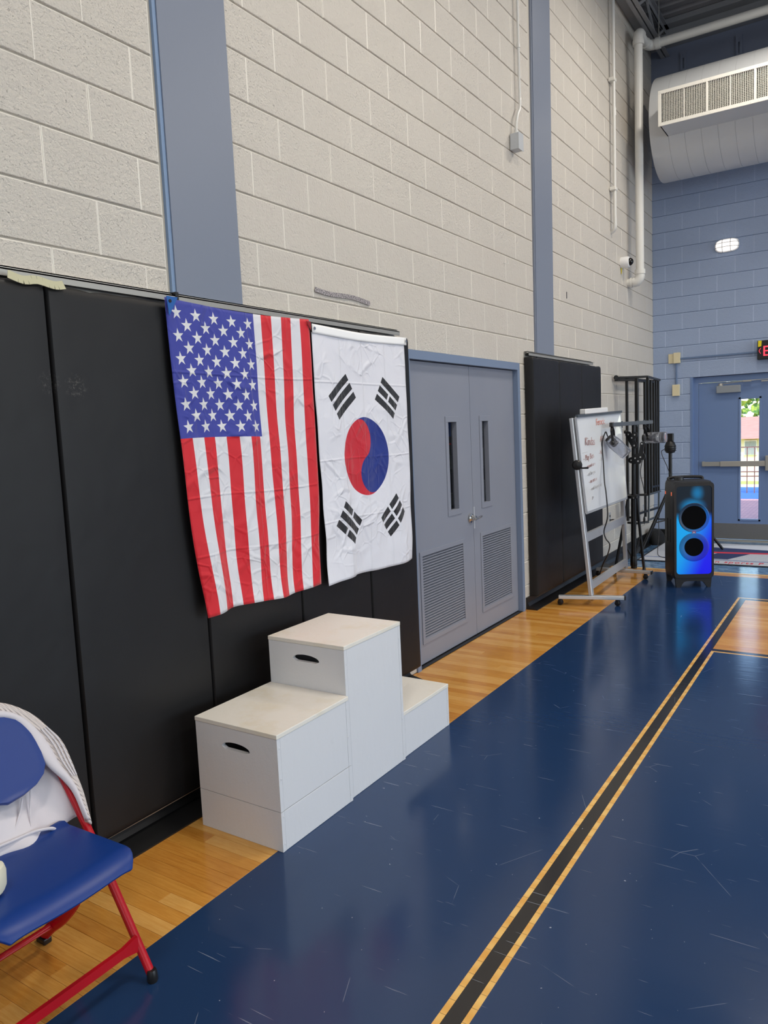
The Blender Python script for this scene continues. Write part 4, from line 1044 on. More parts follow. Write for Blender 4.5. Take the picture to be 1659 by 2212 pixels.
# uprights
pA0, pA1 = Vector((.445, 2.205, .085)), Vector((.292, 2.235, 1.575)); pB0, pB1 = Vector((.385, 3.485, .085)), Vector((.325, 3.50, 1.59))
for a_, b_ in ((pA0, pA1), (pB0, pB1)):
    mb = MB(); mb.beam(a_, b_, .055, .03, (1, 0, 0), .003); reparent(mb.build('upright', ALUL), r)
def onpole(z, P0, P1): t_ = (z-P0.z)/(P1.z-P0.z); return P0.lerp(P1, t_)
mb = MB(); mb.beam(onpole(.57, pA0, pA1), onpole(.565, pB0, pB1), .025, .075); reparent(mb.build('crossbar', ALUL), r)
mb = MB(); mb.beam(onpole(.165, pA0, pA1), onpole(.145, pB0, pB1), .025, .065); reparent(mb.build('crossbar', ALUL), r)
for (x0, y0_, x1_, y1_) in ((.19, 2.115, .70, 2.275), (.11, 3.43, .645, 3.415)):
    mb = MB(); mb.beam((x0, y0_, .07), (x1_, y1_, .07), .05, .03, bevel=.004); reparent(mb.build('foot_bar', ALUL), r)
    for t_ in (.03, .97):
        c_ = Vector((x0+(x1_-x0)*(t_ if t_ < .5 else .90), y0_+(y1_-y0_)*(t_ if t_ < .5 else .90), 0))
        mb = MB(); mb.lathe([(.010, .048), (.010, .056)], 10, Matrix.Translation(c_)); mb.lathe([(.010, -.016), (.022, -.014), (.024, -.006), (.024, .006), (.022, .014), (.010, .016)], 18, Matrix.Translation(c_+Vector((0, 0, .0245))) @ Matrix.Rotation(math.pi/2, 4, 'X')); mb.box(c_+Vector((-.014, -.019, .022)), c_+Vector((.014, .019, .052)), .003)
        reparent(mb.build('caster', BLACKP, smooth=True), r)
    mb = MB(); e_ = Vector((x1_, y1_, .07)); d_ = (e_-Vector((x0, y0_, .07))).normalized(); mb.beam(e_, e_+d_*.012, .052, .032, bevel=.003); reparent(mb.build('end_cap', BLACKP), r)
kp = onpole(1.185, pA0, pA1)+Vector((.012, -.03, 0))
mb = MB(); mb.lathe([(.010, -.018), (.036, -.016), (.042, -.008), (.042, .004), (.032, .018), (.014, .022), (.0, .024)], 20, axis_mat(kp, (0.25, -1, 0))); reparent(mb.build('tilt_knob', BLACKP, smooth=True), r)
mb = MB(); mb.tube([kp+Vector((.0, -.02, -.02)), kp+Vector((.06, -.03, -.024)), kp+Vector((.105, -.035, -.022))], [.008, .007, .009], 10); reparent(mb.build('knob_lever', BLACKP, smooth=True), r)
# marker writing
INK = [M('brown_ink', srgb(172, 134, 130), .5), M('red_ink', srgb(220, 146, 130), .5), M('grey_ink', srgb(178, 175, 175), .5)]
def write(txt, u, v, size, ink, rot=0.0):
    me = text_mesh(txt, size, .0006, shear=.25); p_ = bp(u, v, .0175)
    ex2 = ex_*math.cos(rot)+ey_*math.sin(rot); ey2 = -ex_*math.sin(rot)+ey_*math.cos(rot)
    me.transform(frame_mat(p_, ex2, ey2)); return reparent(link('handwriting', me, INK[ink]), r)
write('Ferocious', .38, .895, .085, 1, .03); write('learn', .72, .875, .055, 0, .03)
write('Kindas', .10, .70, .10, 0, -.02); write('ART', .43, .71, .075, 0, .03)
write('- Play Bend', .04, .54, .068, 0, .05); write('- Na Self', .38, .575, .052, 0, .04); write('- Na Jal', .38, .50, .052, 2, .04)
write('-  seconds to work', .06, .455, .044, 0, .07); write('- No Spit', .40, .43, .044, 2, .05)
write('- call for you', .08, .375, .044, 2, .06); write('- use arts emergent', .10, .295, .046, 0, .06); write('- could inspect only', .11, .215, .042, 2, .06)
write('go', .13, .13, .04, 2)
mb = MB(); mb.beam(bp(.04, .625, .013), bp(.38, .64, .013), .003, .0006, nn_); reparent(mb.build('ruled_line', INK[2]), r)
mb = MB(); c_ = bp(.38, 1, .012)+Vector((0, 0, .045)); mb.beam(bp(.14, 1, .006)+Vector((0, 0, .046)), bp(.63, 1, .006)+Vector((0, 0, .046)), .055, .045, bevel=.006)
tag(mb.build('marker_tray', WHITEPL), 'long white tray lying on top of the whiteboard frame', 'tray')

# ------------------------------------------------------------------ wall outlet
mb = MB(); mb.box((.0, 4.225, .425), (.006, 4.295, .54), .002); ol = mb.build('wall_outlet', GALV); tag(ol, 'metal wall outlet on the cream wall behind the whiteboard', 'outlet')
for z in (.455, .50):
    mb = MB(); mb.lathe([(.014, 0), (.013, .003)], 12, axis_mat((.006, 4.26, z), (1, 0, 0))); mb.build('socket', BLACKP, ol)
mb = MB(); mb.tube(catmull([(.01, 4.26, .455), (.05, 4.27, .46), (.08, 4.30, .43)], 5), .006, 8)
tag(mb.build('outlet_cord', BLACKP, smooth=True), 'short black cord plugged into the wall outlet', 'cord')
mb = MB(); mb.box((.0, 5.68, .36), (.008, 5.75, .47), .002); tag(mb.build('wall_outlet', GALV), 'metal outlet box low in the corner behind the light stand', 'outlet')

# ------------------------------------------------------------------ black rack leaning in the corner
r = empty('steel_rack', (.2, 5.0, .35), label='tall black steel bar cage fixed to the wall in the far corner', cat='rack')
posts = [(.137, 4.5, .014), (.242, 4.5, .018), (.228, 4.9, .013), (.335, 4.6, .015), (.246, 5.1, .013), (.231, 5.3, .014), (.233, 5.4, .014), (.236, 5.5, .014)]
for i, (px, py, rd) in enumerate(posts):
    z0 = .42 if i < 3 else (.70 if i == 3 else .66)
    mb = MB(); mb.box((px-rd, py-rd, z0), (px+rd, py+rd, 1.985), .003); reparent(mb.build('post', BLACKM), r)
def bar(p_, q_, w_=.024, mt=BLACKM, nm='crossbar'):
    mb = MB(); mb.beam(p_, q_, w_, w_, bevel=.003); reparent(mb.build(nm, mt), r)
for p_, q_ in (((.02, 4.44, 2.0), (.335, 4.58, 1.995)), ((.335, 4.58, 1.995), (.24, 5.56, 1.995)), ((.02, 4.44, 1.975), (.242, 4.5, 1.965)), ((.242, 4.5, 1.965), (.23, 5.3, 1.965)), ((.05, 4.44, 2.0), (.05, 5.54, 1.99)), ((.05, 5.54, 1.99), (.24, 5.56, 1.99)), ((.137, 4.5, 1.985), (.16, 5.5, 1.985))): bar(p_, q_)
for p_, q_ in (((.13, 4.5, .71), (.33, 4.6, .705)), ((.23, 4.9, .75), (.24, 5.5, .73)), ((.13, 4.5, .46), (.24, 4.5, .46)), ((.13, 4.5, .40), (.24, 4.5, .395)), ((.24, 4.5, .395), (.33, 4.62, .40)), ((.24, 4.5, .50), (.23, 5.5, .46))): bar(p_, q_)
for p_, q_ in (((.33, 4.6, .705), (.25, 5.52, .66)), ((.335, 4.62, .70), (.33, 4.62, .42)), ((.24, 5.5, .66), (.235, 5.5, .34)), ((.33, 4.62, .42), (.24, 5.5, .36))): bar(p_, q_, .02, GREYM, 'grey_bar')
mb = MB(); mb.lathe([(.026, -.02), (.026, .02)], 14, axis_mat((.045, 4.42, 2.0), (.2, -1, 0))); reparent(mb.build('wall_bracket', BLACKM), r)

# ------------------------------------------------------------------ lighting stand with T-bar
sc = Vector((.405, 3.70, 0))
r = empty('light_stand', sc, label='black tripod stage light stand with crossbar beside the whiteboard', cat='light stand')
mb = MB(); mb.tube([sc+Vector((0, 0, .06)), sc+Vector((.004, 0, .80))], .026, 16); reparent(mb.build('lower_pole', BLACKM, smooth=True), r)
mb = MB(); mb.tube([sc+Vector((.004, 0, .78)), sc+Vector((.012, 0, 1.49))], .020, 16); reparent(mb.build('upper_pole', BLACKM, smooth=True), r)
mb = MB(); mb.lathe([(.05, .755), (.062, .762), (.062, .785), (.05, .792)], 20, Matrix.Translation(sc)); reparent(mb.build('collar', BLACKM, smooth=True), r)
mb = MB()
for dx_ in (-.05, .018): mb.lathe([(.008, 0), (.006, .005)], 8, axis_mat(sc+Vector((dx_, -.055, .765)), (0, -1, 0)))
reparent(mb.build('bolt', CHROME), r)
feet = [(.470, 3.845), (.250, 3.57), (.36, 3.93)]
for fx, fy in feet:
    f_ = Vector((fx, fy, .015)); d_ = (f_-sc); d_.z = 0
    mb = MB(); mb.tube([sc+d_.normalized()*.05+Vector((0, 0, .77)), f_], .0145, 12); lg = reparent(mb.build('leg', BLACKM, smooth=True), r)
    mb = MB(); mb.lathe([(.016, 0), (.018, .01), (.016, .03)], 12, Matrix.Translation((fx, fy, 0))); ft = mb.build('rubber_foot', RUBBER); ft.parent = lg
    mid = (sc+d_.normalized()*.05+Vector((0, 0, .77))).lerp(f_, .52); mb = MB(); mb.tube([mid, sc+Vector((0, 0, .12))], .008, 8); reparent(mb.build('brace', BLACKM, smooth=True), r)
mb = MB(); mb.lathe([(.032, .07), (.034, .08), (.034, .16), (.03, .17)], 14, Matrix.Translation(sc)); mb.lathe([(.028, .045), (.028, .07)], 14, Matrix.Translation(sc)); reparent(mb.build('brace_hub', BLACKM, smooth=True), r)
bL, bR = Vector((.440, 2.88, 1.503)), Vector((.447, 4.30, 1.505))
mb = MB(); mb.beam(bL, bR, .028, .036, bevel=.003); reparent(mb.build('crossbar', GREYM), r)
mb = MB(); mb.beam(bL+Vector((-.0, -.03, 0)), bL+Vector((0, .0, 0)), .032, .04, bevel=.003); reparent(mb.build('bar_end', BLACKP), r)
for y_, z_ in ((3.20, 0), (3.72, 0), (3.98, 0), (4.2, 0)):
    t_ = (y_-bL.y)/(bR.y-bL.y); p_ = bL.lerp(bR, t_)
    mb = MB(); mb.lathe([(.005, -.034), (.005, .020), (.009, .020), (.009, .026)], 10, Matrix.Translation(p_)); reparent(mb.build('bolt', GREYM, smooth=True), r)
# bracket plates
def bracket(p_, q_, w1, nm='bracket_plate'):
    mb = MB(); P_, Q_ = Vector(p_), Vector(q_); n_ = 12; pts = []
    d_ = (Q_-P_).normalized(); ux = d_; uy = Vector((0, 1, 0)).cross(d_).normalized(); out = []
    for i in range(n_+1): a_ = math.pi/2+math.pi*i/n_; out.append(P_+(ux*math.cos(a_)+uy*math.sin(a_))*w1)
    for i in range(n_+1): a_ = -math.pi/2+math.pi*i/n_; out.append(Q_+(ux*math.cos(a_)+uy*math.sin(a_))*w1)
    mb.rings([[v-Vector((0, .006, 0)) for v in out], [v+Vector((0, .006, 0)) for v in out]]); reparent(mb.build(nm, BLACKM), r)
    mb = MB()
    for c_ in (P_, Q_): mb.lathe([(.009, 0), (.008, .005), (.0, .006)], 12, axis_mat(c_-Vector((0, .006, 0)), (0, -1, 0)))
    reparent(mb.build('bolt', CHROME, smooth=True), r)
bracket((.432, 3.66, 1.285), (.375, 3.66, 1.395), .030); bracket((.44, 3.655, 1.39), (.41, 3.655, 1.36), .028)
bracket((.44, 3.66, 1.16), (.50, 3.66, 1.175), .038); bracket((.51, 3.65, 1.30), (.495, 3.65, 1.17), .020); bracket((.40, 3.66, 1.14), (.47, 3.655, 1.13), .03)
mb = MB(); mb.lathe([(.018, 0), (.02, .01), (.012, .03)], 12, axis_mat((.355, 3.68, 1.42), (-1, -.3, 0))); reparent(mb.build('knob', BLACKP, smooth=True), r)
# par cans: clear plastic bodies
def parcan(name, c, d, L, R_, lab, yoke_top):
    r2 = empty(name, c, label=lab, cat='stage light', group='clear plastic stage lights')
    mt_ = axis_mat(c, d)
    mb = MB(); mb.lathe([(R_*.55, 0), (R_*.9, .02), (R_, .05), (R_, L*.55), (R_*.96, L*.57), (R_*.96, L*.9), (R_*.86, L), (R_*.80, L), (R_*.88, L*.88), (R_*.9, L*.6), (R_*.94, L*.5), (R_*.93, .06), (R_*.5, .01)], 28, mt_, caps=False); reparent(mb.build('body', CLEAR, smooth=True), r2)
    mb = MB(); mb.lathe([(R_*.2, .03), (R_*.55, .035), (R_*.58, L*.35), (R_*.5, L*.4), (R_*.2, L*.42)], 20, mt_); reparent(mb.build('inner_core', SMOKE, smooth=True), r2)
    mb = MB(); mb.lathe([(R_*.85, L*.93), (R_*.85, L*.95)], 24, mt_); reparent(mb.build('lens', CLEAR), r2)
    mb = MB(); mb.lathe([(R_*.3, -.012), (R_*.62, -.008), (R_*.70, .012), (R_*.60, .016)], 20, mt_); reparent(mb.build('back_cap', BLACKP, smooth=True), r2)
    ax = Vector(d).normalized(); sd = ax.cross(Vector((0, 0, 1))).normalized(); pc = Vector(c)+ax*L*.28
    mb = MB(); t_ = Vector(yoke_top)
    pts = [pc+sd*(R_+.012), pc+sd*(R_+.012)+(t_-pc)*.75, t_+sd*.02, t_-sd*.02, pc-sd*(R_+.012)+(t_-pc)*.75, pc-sd*(R_+.012)]
    for a_, b_ in zip(pts, pts[1:]): mb.beam(a_, b_, .022, .004, sd if abs((b_-a_).normalized().dot(sd)) < .8 else (0, 0, 1))
    reparent(mb.build('yoke', BLACKM), r2)
    mb = MB()
    for s_ in (1, -1): mb.lathe([(.016, 0), (.018, .008), (.010, .018)], 12, axis_mat(pc+sd*s_*(R_+.014), sd*s_))
    reparent(mb.build('yoke_knob', BLACKP, smooth=True), r2)
    return r2
parcan('stage_light', Vector((.408, 2.88, 1.385)), (.62, .10, -.62), .225, .058, 'clear plastic stage light hanging tilted at the left end of the crossbar', bL+Vector((0, 0, -.02)))
parcan('stage_light', Vector((.435, 4.0, 1.345)), (.99, 0, .02), .225, .058, 'clear plastic stage light mounted level, pointing right behind the bracket plates', (.445, 4.0, 1.485))
# cords
mb = MB(); mb.tube(catmull([(.405, 2.86, 1.40), (.40, 2.83, 1.44), (.385, 2.84, 1.425), (.375, 2.80, 1.36), (.374, 2.80, 1.29), (.40, 2.74, 1.165), (.435, 2.65, 1.0), (.462, 2.60, .915), (.473, 2.60, .71), (.44, 2.60, .58), (.455, 2.60, .51), (.486, 2.61, .455), (.42, 2.75, .33), (.345, 2.88, .235), (.30, 2.92, .13), (.26, 2.96, .03), (.21, 3.02, .008), (.15, 3.12, .008)], 6), .0055, 8)
tag(mb.build('power_cord', BLACKP, smooth=True), 'black cord looping from the tilted stage light down in front of the whiteboard', 'cord')
mb = MB(); mb.tube(catmull([(.44, 3.98, 1.30), (.45, 3.9, 1.15), (.44, 3.85, 1.0), (.47, 3.85, .85), (.485, 3.85, .70), (.475, 3.85, .55)], 6), .004, 8)
c2 = mb.build('plug_cord', BLACKP, smooth=True); tag(c2, 'thin black cord with a plug dangling beside the light stand', 'cord')
mb = MB(); mb.lathe([(.004, .50), (.011, .50), (.012, .53), (.006, .556)], 10, Matrix.Translation((.475, 3.85, 0))); mb.tube([(.475, 3.85, .50), (.475, 3.85, .475)], .003, 6); mb.build('plug', BLACKP, c2, True)

# second stand in the corner
s2 = Vector((.438, 5.2, -.04))
r = empty('fixture_stand', s2, label='slim black tripod stand with a dark lamp head behind the party speaker', cat='light stand')
mb = MB(); mb.tube([s2+Vector((0, 0, .35)), s2+Vector((0, 0, 1.20))], .020, 14); reparent(mb.build('pole', BLACKM, smooth=True), r)
mb = MB(); mb.lathe([(.03, .78), (.036, .79), (.036, .85), (.03, .86)], 14, Matrix.Translation(s2)); reparent(mb.build('collar', BLACKM, smooth=True), r)
for fx, fy in ((.05, 5.62), (.95, 5.55), (.15, 4.95)):
    f_ = Vector((fx, fy, -.025)); mb = MB(); mb.tube([s2+Vector((0, 0, .80)), f_], .016, 12); lg = reparent(mb.build('leg', BLACKM, smooth=True), r)
    mb = MB(); mb.tube([(s2+Vector((0, 0, .80))).lerp(f_, .55), s2+Vector((0, 0, .40))], .008, 8); reparent(mb.build('brace', BLACKM, smooth=True), r)
mb = MB(); mb.lathe([(.02, 1.17), (.05, 1.18), (.06, 1.21), (.062, 1.26), (.045, 1.30), (.02, 1.32)], 20, Matrix.Translation(s2)); mb.box(s2+Vector((-.035, -.03, 1.31)), s2+Vector((.035, .03, 1.40)), .005)
reparent(mb.build('lamp_head', BLACKP, smooth=True), r)
mb = MB()
for z in (1.20, 1.225, 1.25): mb.lathe([(.066, z), (.069, z+.003), (.066, z+.006)], 20, Matrix.Translation(s2))
reparent(mb.build('cooling_fins', BLACKM, smooth=True), r)
mb = MB(); mb.tube(catmull([s2+Vector((-.05, -.02, 1.22)), s2+Vector((-.09, -.03, 1.20)), s2+Vector((-.08, -.03, 1.14)), s2+Vector((-.03, -.03, 1.02)), s2+Vector((.01, -.03, .9))], 5), .004, 8); reparent(mb.build('cord', BLACKP, smooth=True), r)
mb = MB(); mb.tube(catmull([(.39, 5.2, .70), (.32, 5.15, .40), (.33, 5.1, .20), (.34, 5.0, .06), (.36, 4.92, -.02), (.45, 4.80, -.026), (.62, 4.75, -.026), (.9, 4.8, -.026)], 6), .004, 8)
tag(mb.build('floor_cord', BLACKP, smooth=True), 'thin black cord trailing over the mat behind the speaker', 'cord')
# black bag in the corner
mb = MB()
mb.rings([[Vector((.02+.17*(.5+.5*math.cos(a_))*k_+.02, 5.86+.16*math.sin(a_)*k_, -.04+z_)) for a_ in [i*math.pi/10 for i in range(20)]] for z_, k_ in ((0, 1), (.05, 1.08), (.12, .98), (.17, .75), (.185, .4))])
tag(mb.build('black_bag', M('black_cloth', srgb(16, 16, 18), .8), smooth=True), 'low black bag on the floor in the corner under the stand', 'bag')

# ------------------------------------------------------------------ party speaker
SP = empty('party_speaker', (.992, 3.352, 0), math.radians(27), label='tall black party speaker glowing blue, standing on the blue court floor', cat='speaker')
bw, bd = .172, .17
SHELL = M('black_speaker_shell', srgb(30, 30, 32), .45)
def rr_ring(w_, d_, rad, z, n_=5):
    out = []
    for cx_, cy_, a0 in ((w_-rad, d_-rad, 0), (-w_+rad, d_-rad, 90), (-w_+rad, -d_+rad, 180), (w_-rad, -d_+rad, 270)):
        for i in range(n_+1): a_ = math.radians(a0+90*i/n_); out.append(Vector((cx_+rad*math.cos(a_), cy_+rad*math.sin(a_), z)))
    return out
mb = MB(); mb.rings([rr_ring(bw*.93, bd*.95, .04, .075), rr_ring(bw, bd, .04, .12), rr_ring(bw*1.0, bd, .042, .5), rr_ring(bw*1.0, bd, .042, .88), rr_ring(bw*.985, bd*.99, .045, .935), rr_ring(bw*.95, bd*.96, .05, .962), rr_ring(bw*.86, bd*.86, .05, .968)])
mb.build('body', SHELL, SP, True, sharp=30)
# feet: front skirt with arch cut-out
arch = [(-.160, .10), (-.150, 0), (-.118, 0), (-.085, .050), (-.06, .058), (.06, .058), (.085, .050), (.122, 0), (.150, 0), (.160, .10)]
for yy, nm in ((-bd+.02, 'front_foot'), (bd-.02, 'rear_foot')):
    me = plate(arch, [], .035, Matrix(((1, 0, 0, 0), (0, 0, -1, yy), (0, 1, 0, 0), (0, 0, 0, 1)))); link(nm, me, SHELL, SP)
# raised front bezel
def bez(a, b, r_, z0, z1, n_=6):
    out = []
    for cx_, cz_, a0 in ((a-r_, z1-r_, 0), (-a+r_, z1-r_, 90), (-a+r_, z0+r_, 180), (a-r_, z0+r_, 270)):
        for i in range(n_+1): t_ = math.radians(a0+90*i/n_); out.append((cx_+r_*math.cos(t_), cz_+r_*math.sin(t_)))
    return out
fm = Matrix(((1, 0, 0, 0), (0, 0, -1, -bd-.004), (0, 1, 0, 0), (0, 0, 0, 1)))
me = plate(bez(.1715, 0, .035, .09, .958), [bez(.153, 0, .03, .125, .925)], .022, fm); link('bezel', me, SHELL, SP)
LED = M('blue_light_panel', (0, 0, 0, 1), .35); X_, Y_, Z_ = LED.xyz('Object')
nx_ = (X_/.152); nz_ = (Z_-.135)/.78
t_blue = (nx_*.55 + (.55-nz_)*1.1 + .1).step(-.1, .95)
top = nz_.step(.60, .72)
blob = (1.0-((X_-.03)*(X_-.03)+(Z_-.86)*(Z_-.86)*.6).sqrt().step(.0, .075))*.45
blob2 = (1.0-((X_+.01)*(X_+.01)*.5+(Z_-.74)*(Z_-.74)).sqrt().step(.0, .10))*.75
inten = (1.0-top).max(blob).max(blob2)
# woofer surround shading comes from separate ring meshes; centre cones are dark
cg = LED.mix(t_blue, srgb(0, 168, 246), srgb(10, 18, 246))
LED.L.new(cg, LED.b.inputs['Emission Color']); LED.inp('Emission Strength', inten*.95+.02)
me = plate(bez(.153, 0, .03, .125, .925), [], .01, Matrix(((1, 0, 0, 0), (0, 0, -1, -bd-.002), (0, 1, 0, 0), (0, 0, 0, 1)))); link('light_panel', me, LED, SP)
LRING = M('woofer_surround', srgb(4, 8, 20), .4); X_, Y_, Z_ = LRING.xyz('Object')
LRING.L.new(LRING.mix(((X_/.152)*.5+(.45-(Z_-.135)/.78)*1.3+.25).step(0, .9), srgb(0, 130, 205), srgb(16, 20, 236)), LRING.b.inputs['Emission Color'])
rin = (X_*4.0+(.60-Z_)*3.0+.35).step(.0, .7)
LRING.inp('Emission Strength', rin*.50+.10)
for cz_, ro, ri in ((.640, .132, .108), (.372, .128, .083)):
    mt_ = axis_mat((0, -bd-.0065, cz_), (0, -1, 0))
    mb = MB(); mb.lathe([(ro, 0), (ro+.002, .005), (ro-.004, .007), (ri+.01, .002), (ri, .001)], 48, mt_, caps=False); mb.build('woofer_ring', LRING, SP, True)
    mb = MB(); mb.lathe([(ri, .001), (ri-.002, .004), (ri*.5, .002), (.0, .001)], 40, mt_); mb.build('woofer_cone', M('woofer_black', srgb(5, 6, 9), .85, 0, .1), SP, True)
mb = MB(); mb.box((-.016, -bd-.012, .494), (.016, -bd-.006, .520), .001); bdg = mb.build('badge', M('red_badge', srgb(206, 30, 44), .4), SP)
me = text_mesh('JBL', .017, .0006, 'CENTER'); me.transform(Matrix(((1, 0, 0, 0), (0, 0, -1, -bd-.0125), (0, 1, 0, .5005), (0, 0, 0, 1)))); link('badge_lettering', me, WHITEPL, bdg)
# side handle recess, wheels and top controls
mb = MB(); mb.box((-bw-.004, -.06, .40), (-bw+.002, -.03, .62), .003); mb.box((-bw-.004, .03, .40), (-bw+.002, .06, .62), .003); mb.build('side_ridge', BLACKP, SP)
mb = MB(); mb.box((-bw-.003, -.10, .835), (-bw+.003, -.085, .868), .001); mb.box((-bw-.003, .10, .835), (-bw+.003, .112, .862), .001)
ORL = M('orange_light', srgb(255, 120, 80), .4); ORL.b.inputs['Emission Color'].default_value = srgb(255, 120, 80); ORL.b.inputs['Emission Strength'].default_value = .6
mb.build('side_light', ORL, SP)
mb = MB(); mb.lathe([(.04, .960), (.044, .965), (.040, .992), (.028, 1.0), (.0, 1.0)], 24, Matrix.Translation((-.075, .02, 0))); mb.build('control_knob', BLACKP, SP, True)
mb = MB(); mb.tube(catmull([(-.15, .08, .96), (-.14, .09, .985), (0, .10, .99), (.14, .09, .985), (.15, .08, .96)], 5), .014, 10); mb.build('top_handle', BLACKP, SP, True)
mb = MB(); mb.lathe([(.006, 0), (.004, .002)], 10, axis_mat((-bw, -.09, .105), (-1, 0, 0))); mb.build('screw', CHROME, SP)

# ------------------------------------------------------------------ folding chair
cy = -2.902   # centre line of the chair
r = empty('folding_chair', (.55, cy, 0), label='blue plastic folding chair with red steel frame at the lower left', cat='chair')
HW = .225
def tubept(z): return .711-.642*(z-.02)
for s_ in (1, -1):
    ys_ = cy+s_*(HW+.022)
    pts = [(tubept(.02)-.012, ys_+s_*.004, .02), (tubept(.3), ys_, .3), (tubept(.52), ys_-s_*.004, .52), (tubept(.62)-.012, ys_-s_*.012, .62), (tubept(.69)-.018, ys_-s_*.040, .69), (tubept(.735)-.022, ys_-s_*.10, .735)]
    mb = MB(); mb.tube(catmull(pts, 6), .0125, 14); lg = reparent(mb.build('leg', REDM, smooth=True), r)
    mb = MB(); mb.lathe([(.0145, 0), (.016, .006), (.0145, .03), (.012, .036)], 14, Matrix.Translation((tubept(.02)-.008, ys_+s_*.004, 0))); cp = mb.build('foot_cap', RUBBER, smooth=True); cp.parent = lg
    yr = cy+s_*(HW-.030)
    pts = [(.262, yr, .02), (.31, yr, .065), (.38, yr, .12), (.455, yr, .20), (.505, yr, .285), (.54, yr, .35), (.58, yr, .395)]
    mb = MB(); mb.tube(catmull(pts, 5), .016, 12, (.55, 1.15)); lg = reparent(mb.build('rear_leg', REDM, smooth=True), r)
    mb = MB(); mb.box((.240, yr-.014, 0), (.285, yr+.014, .020), .004, 2); cp = mb.build('foot_cap', RUBBER); cp.parent = lg
mb = MB(); ya, yb_ = cy-HW-.03, cy+HW+.018
xb = tubept(.105)
n_ = 10; rings = []
for i in range(n_+1):
    t_ = i/n_; e = min(t_, 1-t_)*10; k = .55+.45*min(1, e)
    rings.append([Vector((xb-.004, ya+(yb_-ya)*t_, .105-.0135/k)), Vector((xb+.008, ya+(yb_-ya)*t_, .105-.0125/k)), Vector((xb+.006, ya+(yb_-ya)*t_, .105+.0125/k)), Vector((xb-.006, ya+(yb_-ya)*t_, .105+.0135/k))])
mb.rings(rings); reparent(mb.build('front_stretcher', REDM, smooth=True, sharp=50), r)
mb = MB(); mb.tube([(.318, cy-HW, .075), (.318, cy+HW, .075)], .012, 12, (1, .7)); reparent(mb.build('rear_stretcher', REDM, smooth=True), r)
# top rail bow
mb = MB(); mb.tube(catmull([(tubept(.735)-.022, cy+HW-.09, .735), (tubept(.755)-.022, cy+.06, .750), (tubept(.755)-.022, cy-.06, .750), (tubept(.735)-.022, cy-HW+.09, .735)], 5), .0125, 12); reparent(mb.build('top_rail', REDM, smooth=True), r)
# seat: moulded sheet with waterfall front and raised rear corners
mb = MB(); NX, NY = 22, 20; G = []
for i in range(NX+1):
    u = i/NX; row = []
    for j in range(NY+1):
        v = j/NY*2-1
        # half width along depth, clipped corners
        hw = .206-.004*(1-u)
        if u < .10: hw -= .012*((.10-u)/.10)**2
        if u > .84: hw -= .034*((u-.84)/.16)**2
        if .18 < u < .30: hw += .0
        x = .415+.350*u; y = cy+v*hw
        z = .443-.012*math.cos(v*math.pi/2)+.004*u
        z -= .010*abs(v)**6
        if u > .80: z -= .034*((u-.80)/.20)**2.2
        if u < .08: z += .010*(abs(v)**4)
        row.append(mb.bm.verts.new((x, y, z)))
    G.append(row)
for i in range(NX):
    for j in range(NY): mb.bm.faces.new((G[i][j], G[i][j+1], G[i+1][j+1], G[i+1][j]))
o = mb.build('seat', BLUEPL, smooth=True, sharp=None); reparent(o, r)
sm = o.modifiers.new('t', 'SOLIDIFY'); sm.thickness = .012; sm.offset = -1; bv = o.modifiers.new('b', 'BEVEL'); bv.width = .004; bv.segments = 3; bv.limit_method = 'ANGLE'; bv.angle_limit = math.radians(50)
# backrest
n_q = Vector((1, 0, .642)).normalized(); t_q = Vector((-.535, 0, .845))
pr = [(0, .775), (.10, .772), (.145, .757), (.172, .735), (.180, .70), (.186, .655), (.196, .628), (.190, .608), (.160, .592), (.10, .583), (0, .580)]
poly = pr+[(-a, b) for a, b in pr[1:-1][::-1]]
P2 = [(a, b) for a, b in poly]
mb = MB(); NU, NV = 20, 12; G = []
def halfw(z):
    pts = [(.566, .08), (.576, .130), (.590, .160), (.608, .180), (.630, .180), (.68, .175), (.722, .168), (.746, .148), (.766, .09)]
    zc_, h_ = .666, .1003
    q_ = max(0.0, 1-abs((z-zc_)/h_)**3.2)
    return (.183-.018*max(0, (z-.62))/.14)*q_**.34+.012
for i in range(NV+1):
    v = .5-.5*math.cos(math.pi*i/NV); z = .566+.200*v; hw = halfw(min(z, .7659)); row = []
    for j in range(NU+1):
        u = j/NU*2-1; y = cy+u*hw
        zz = z-(.010*u*u if v < .3 else 0)
        cv = -.014*(1-u*u)
        off = .022+cv*.8
        x = .752-.642*zz
        row.append(mb.bm.verts.new((x+off*.6, y, zz+off*.2)))
    G.append(row)
for i in range(NV):
    for j in range(NU): mb.bm.faces.new((G[i][j], G[i][j+1], G[i+1][j+1], G[i+1][j]))
o = mb.build('backrest', BLUEPL, smooth=True, sharp=None); reparent(o, r)
sm = o.modifiers.new('t', 'SOLIDIFY'); sm.thickness = .012; sm.offset = -1; bv = o.modifiers.new('b', 'BEVEL'); bv.width = .004; bv.segments = 3; bv.limit_method = 'ANGLE'; bv.angle_limit = math.radians(50)

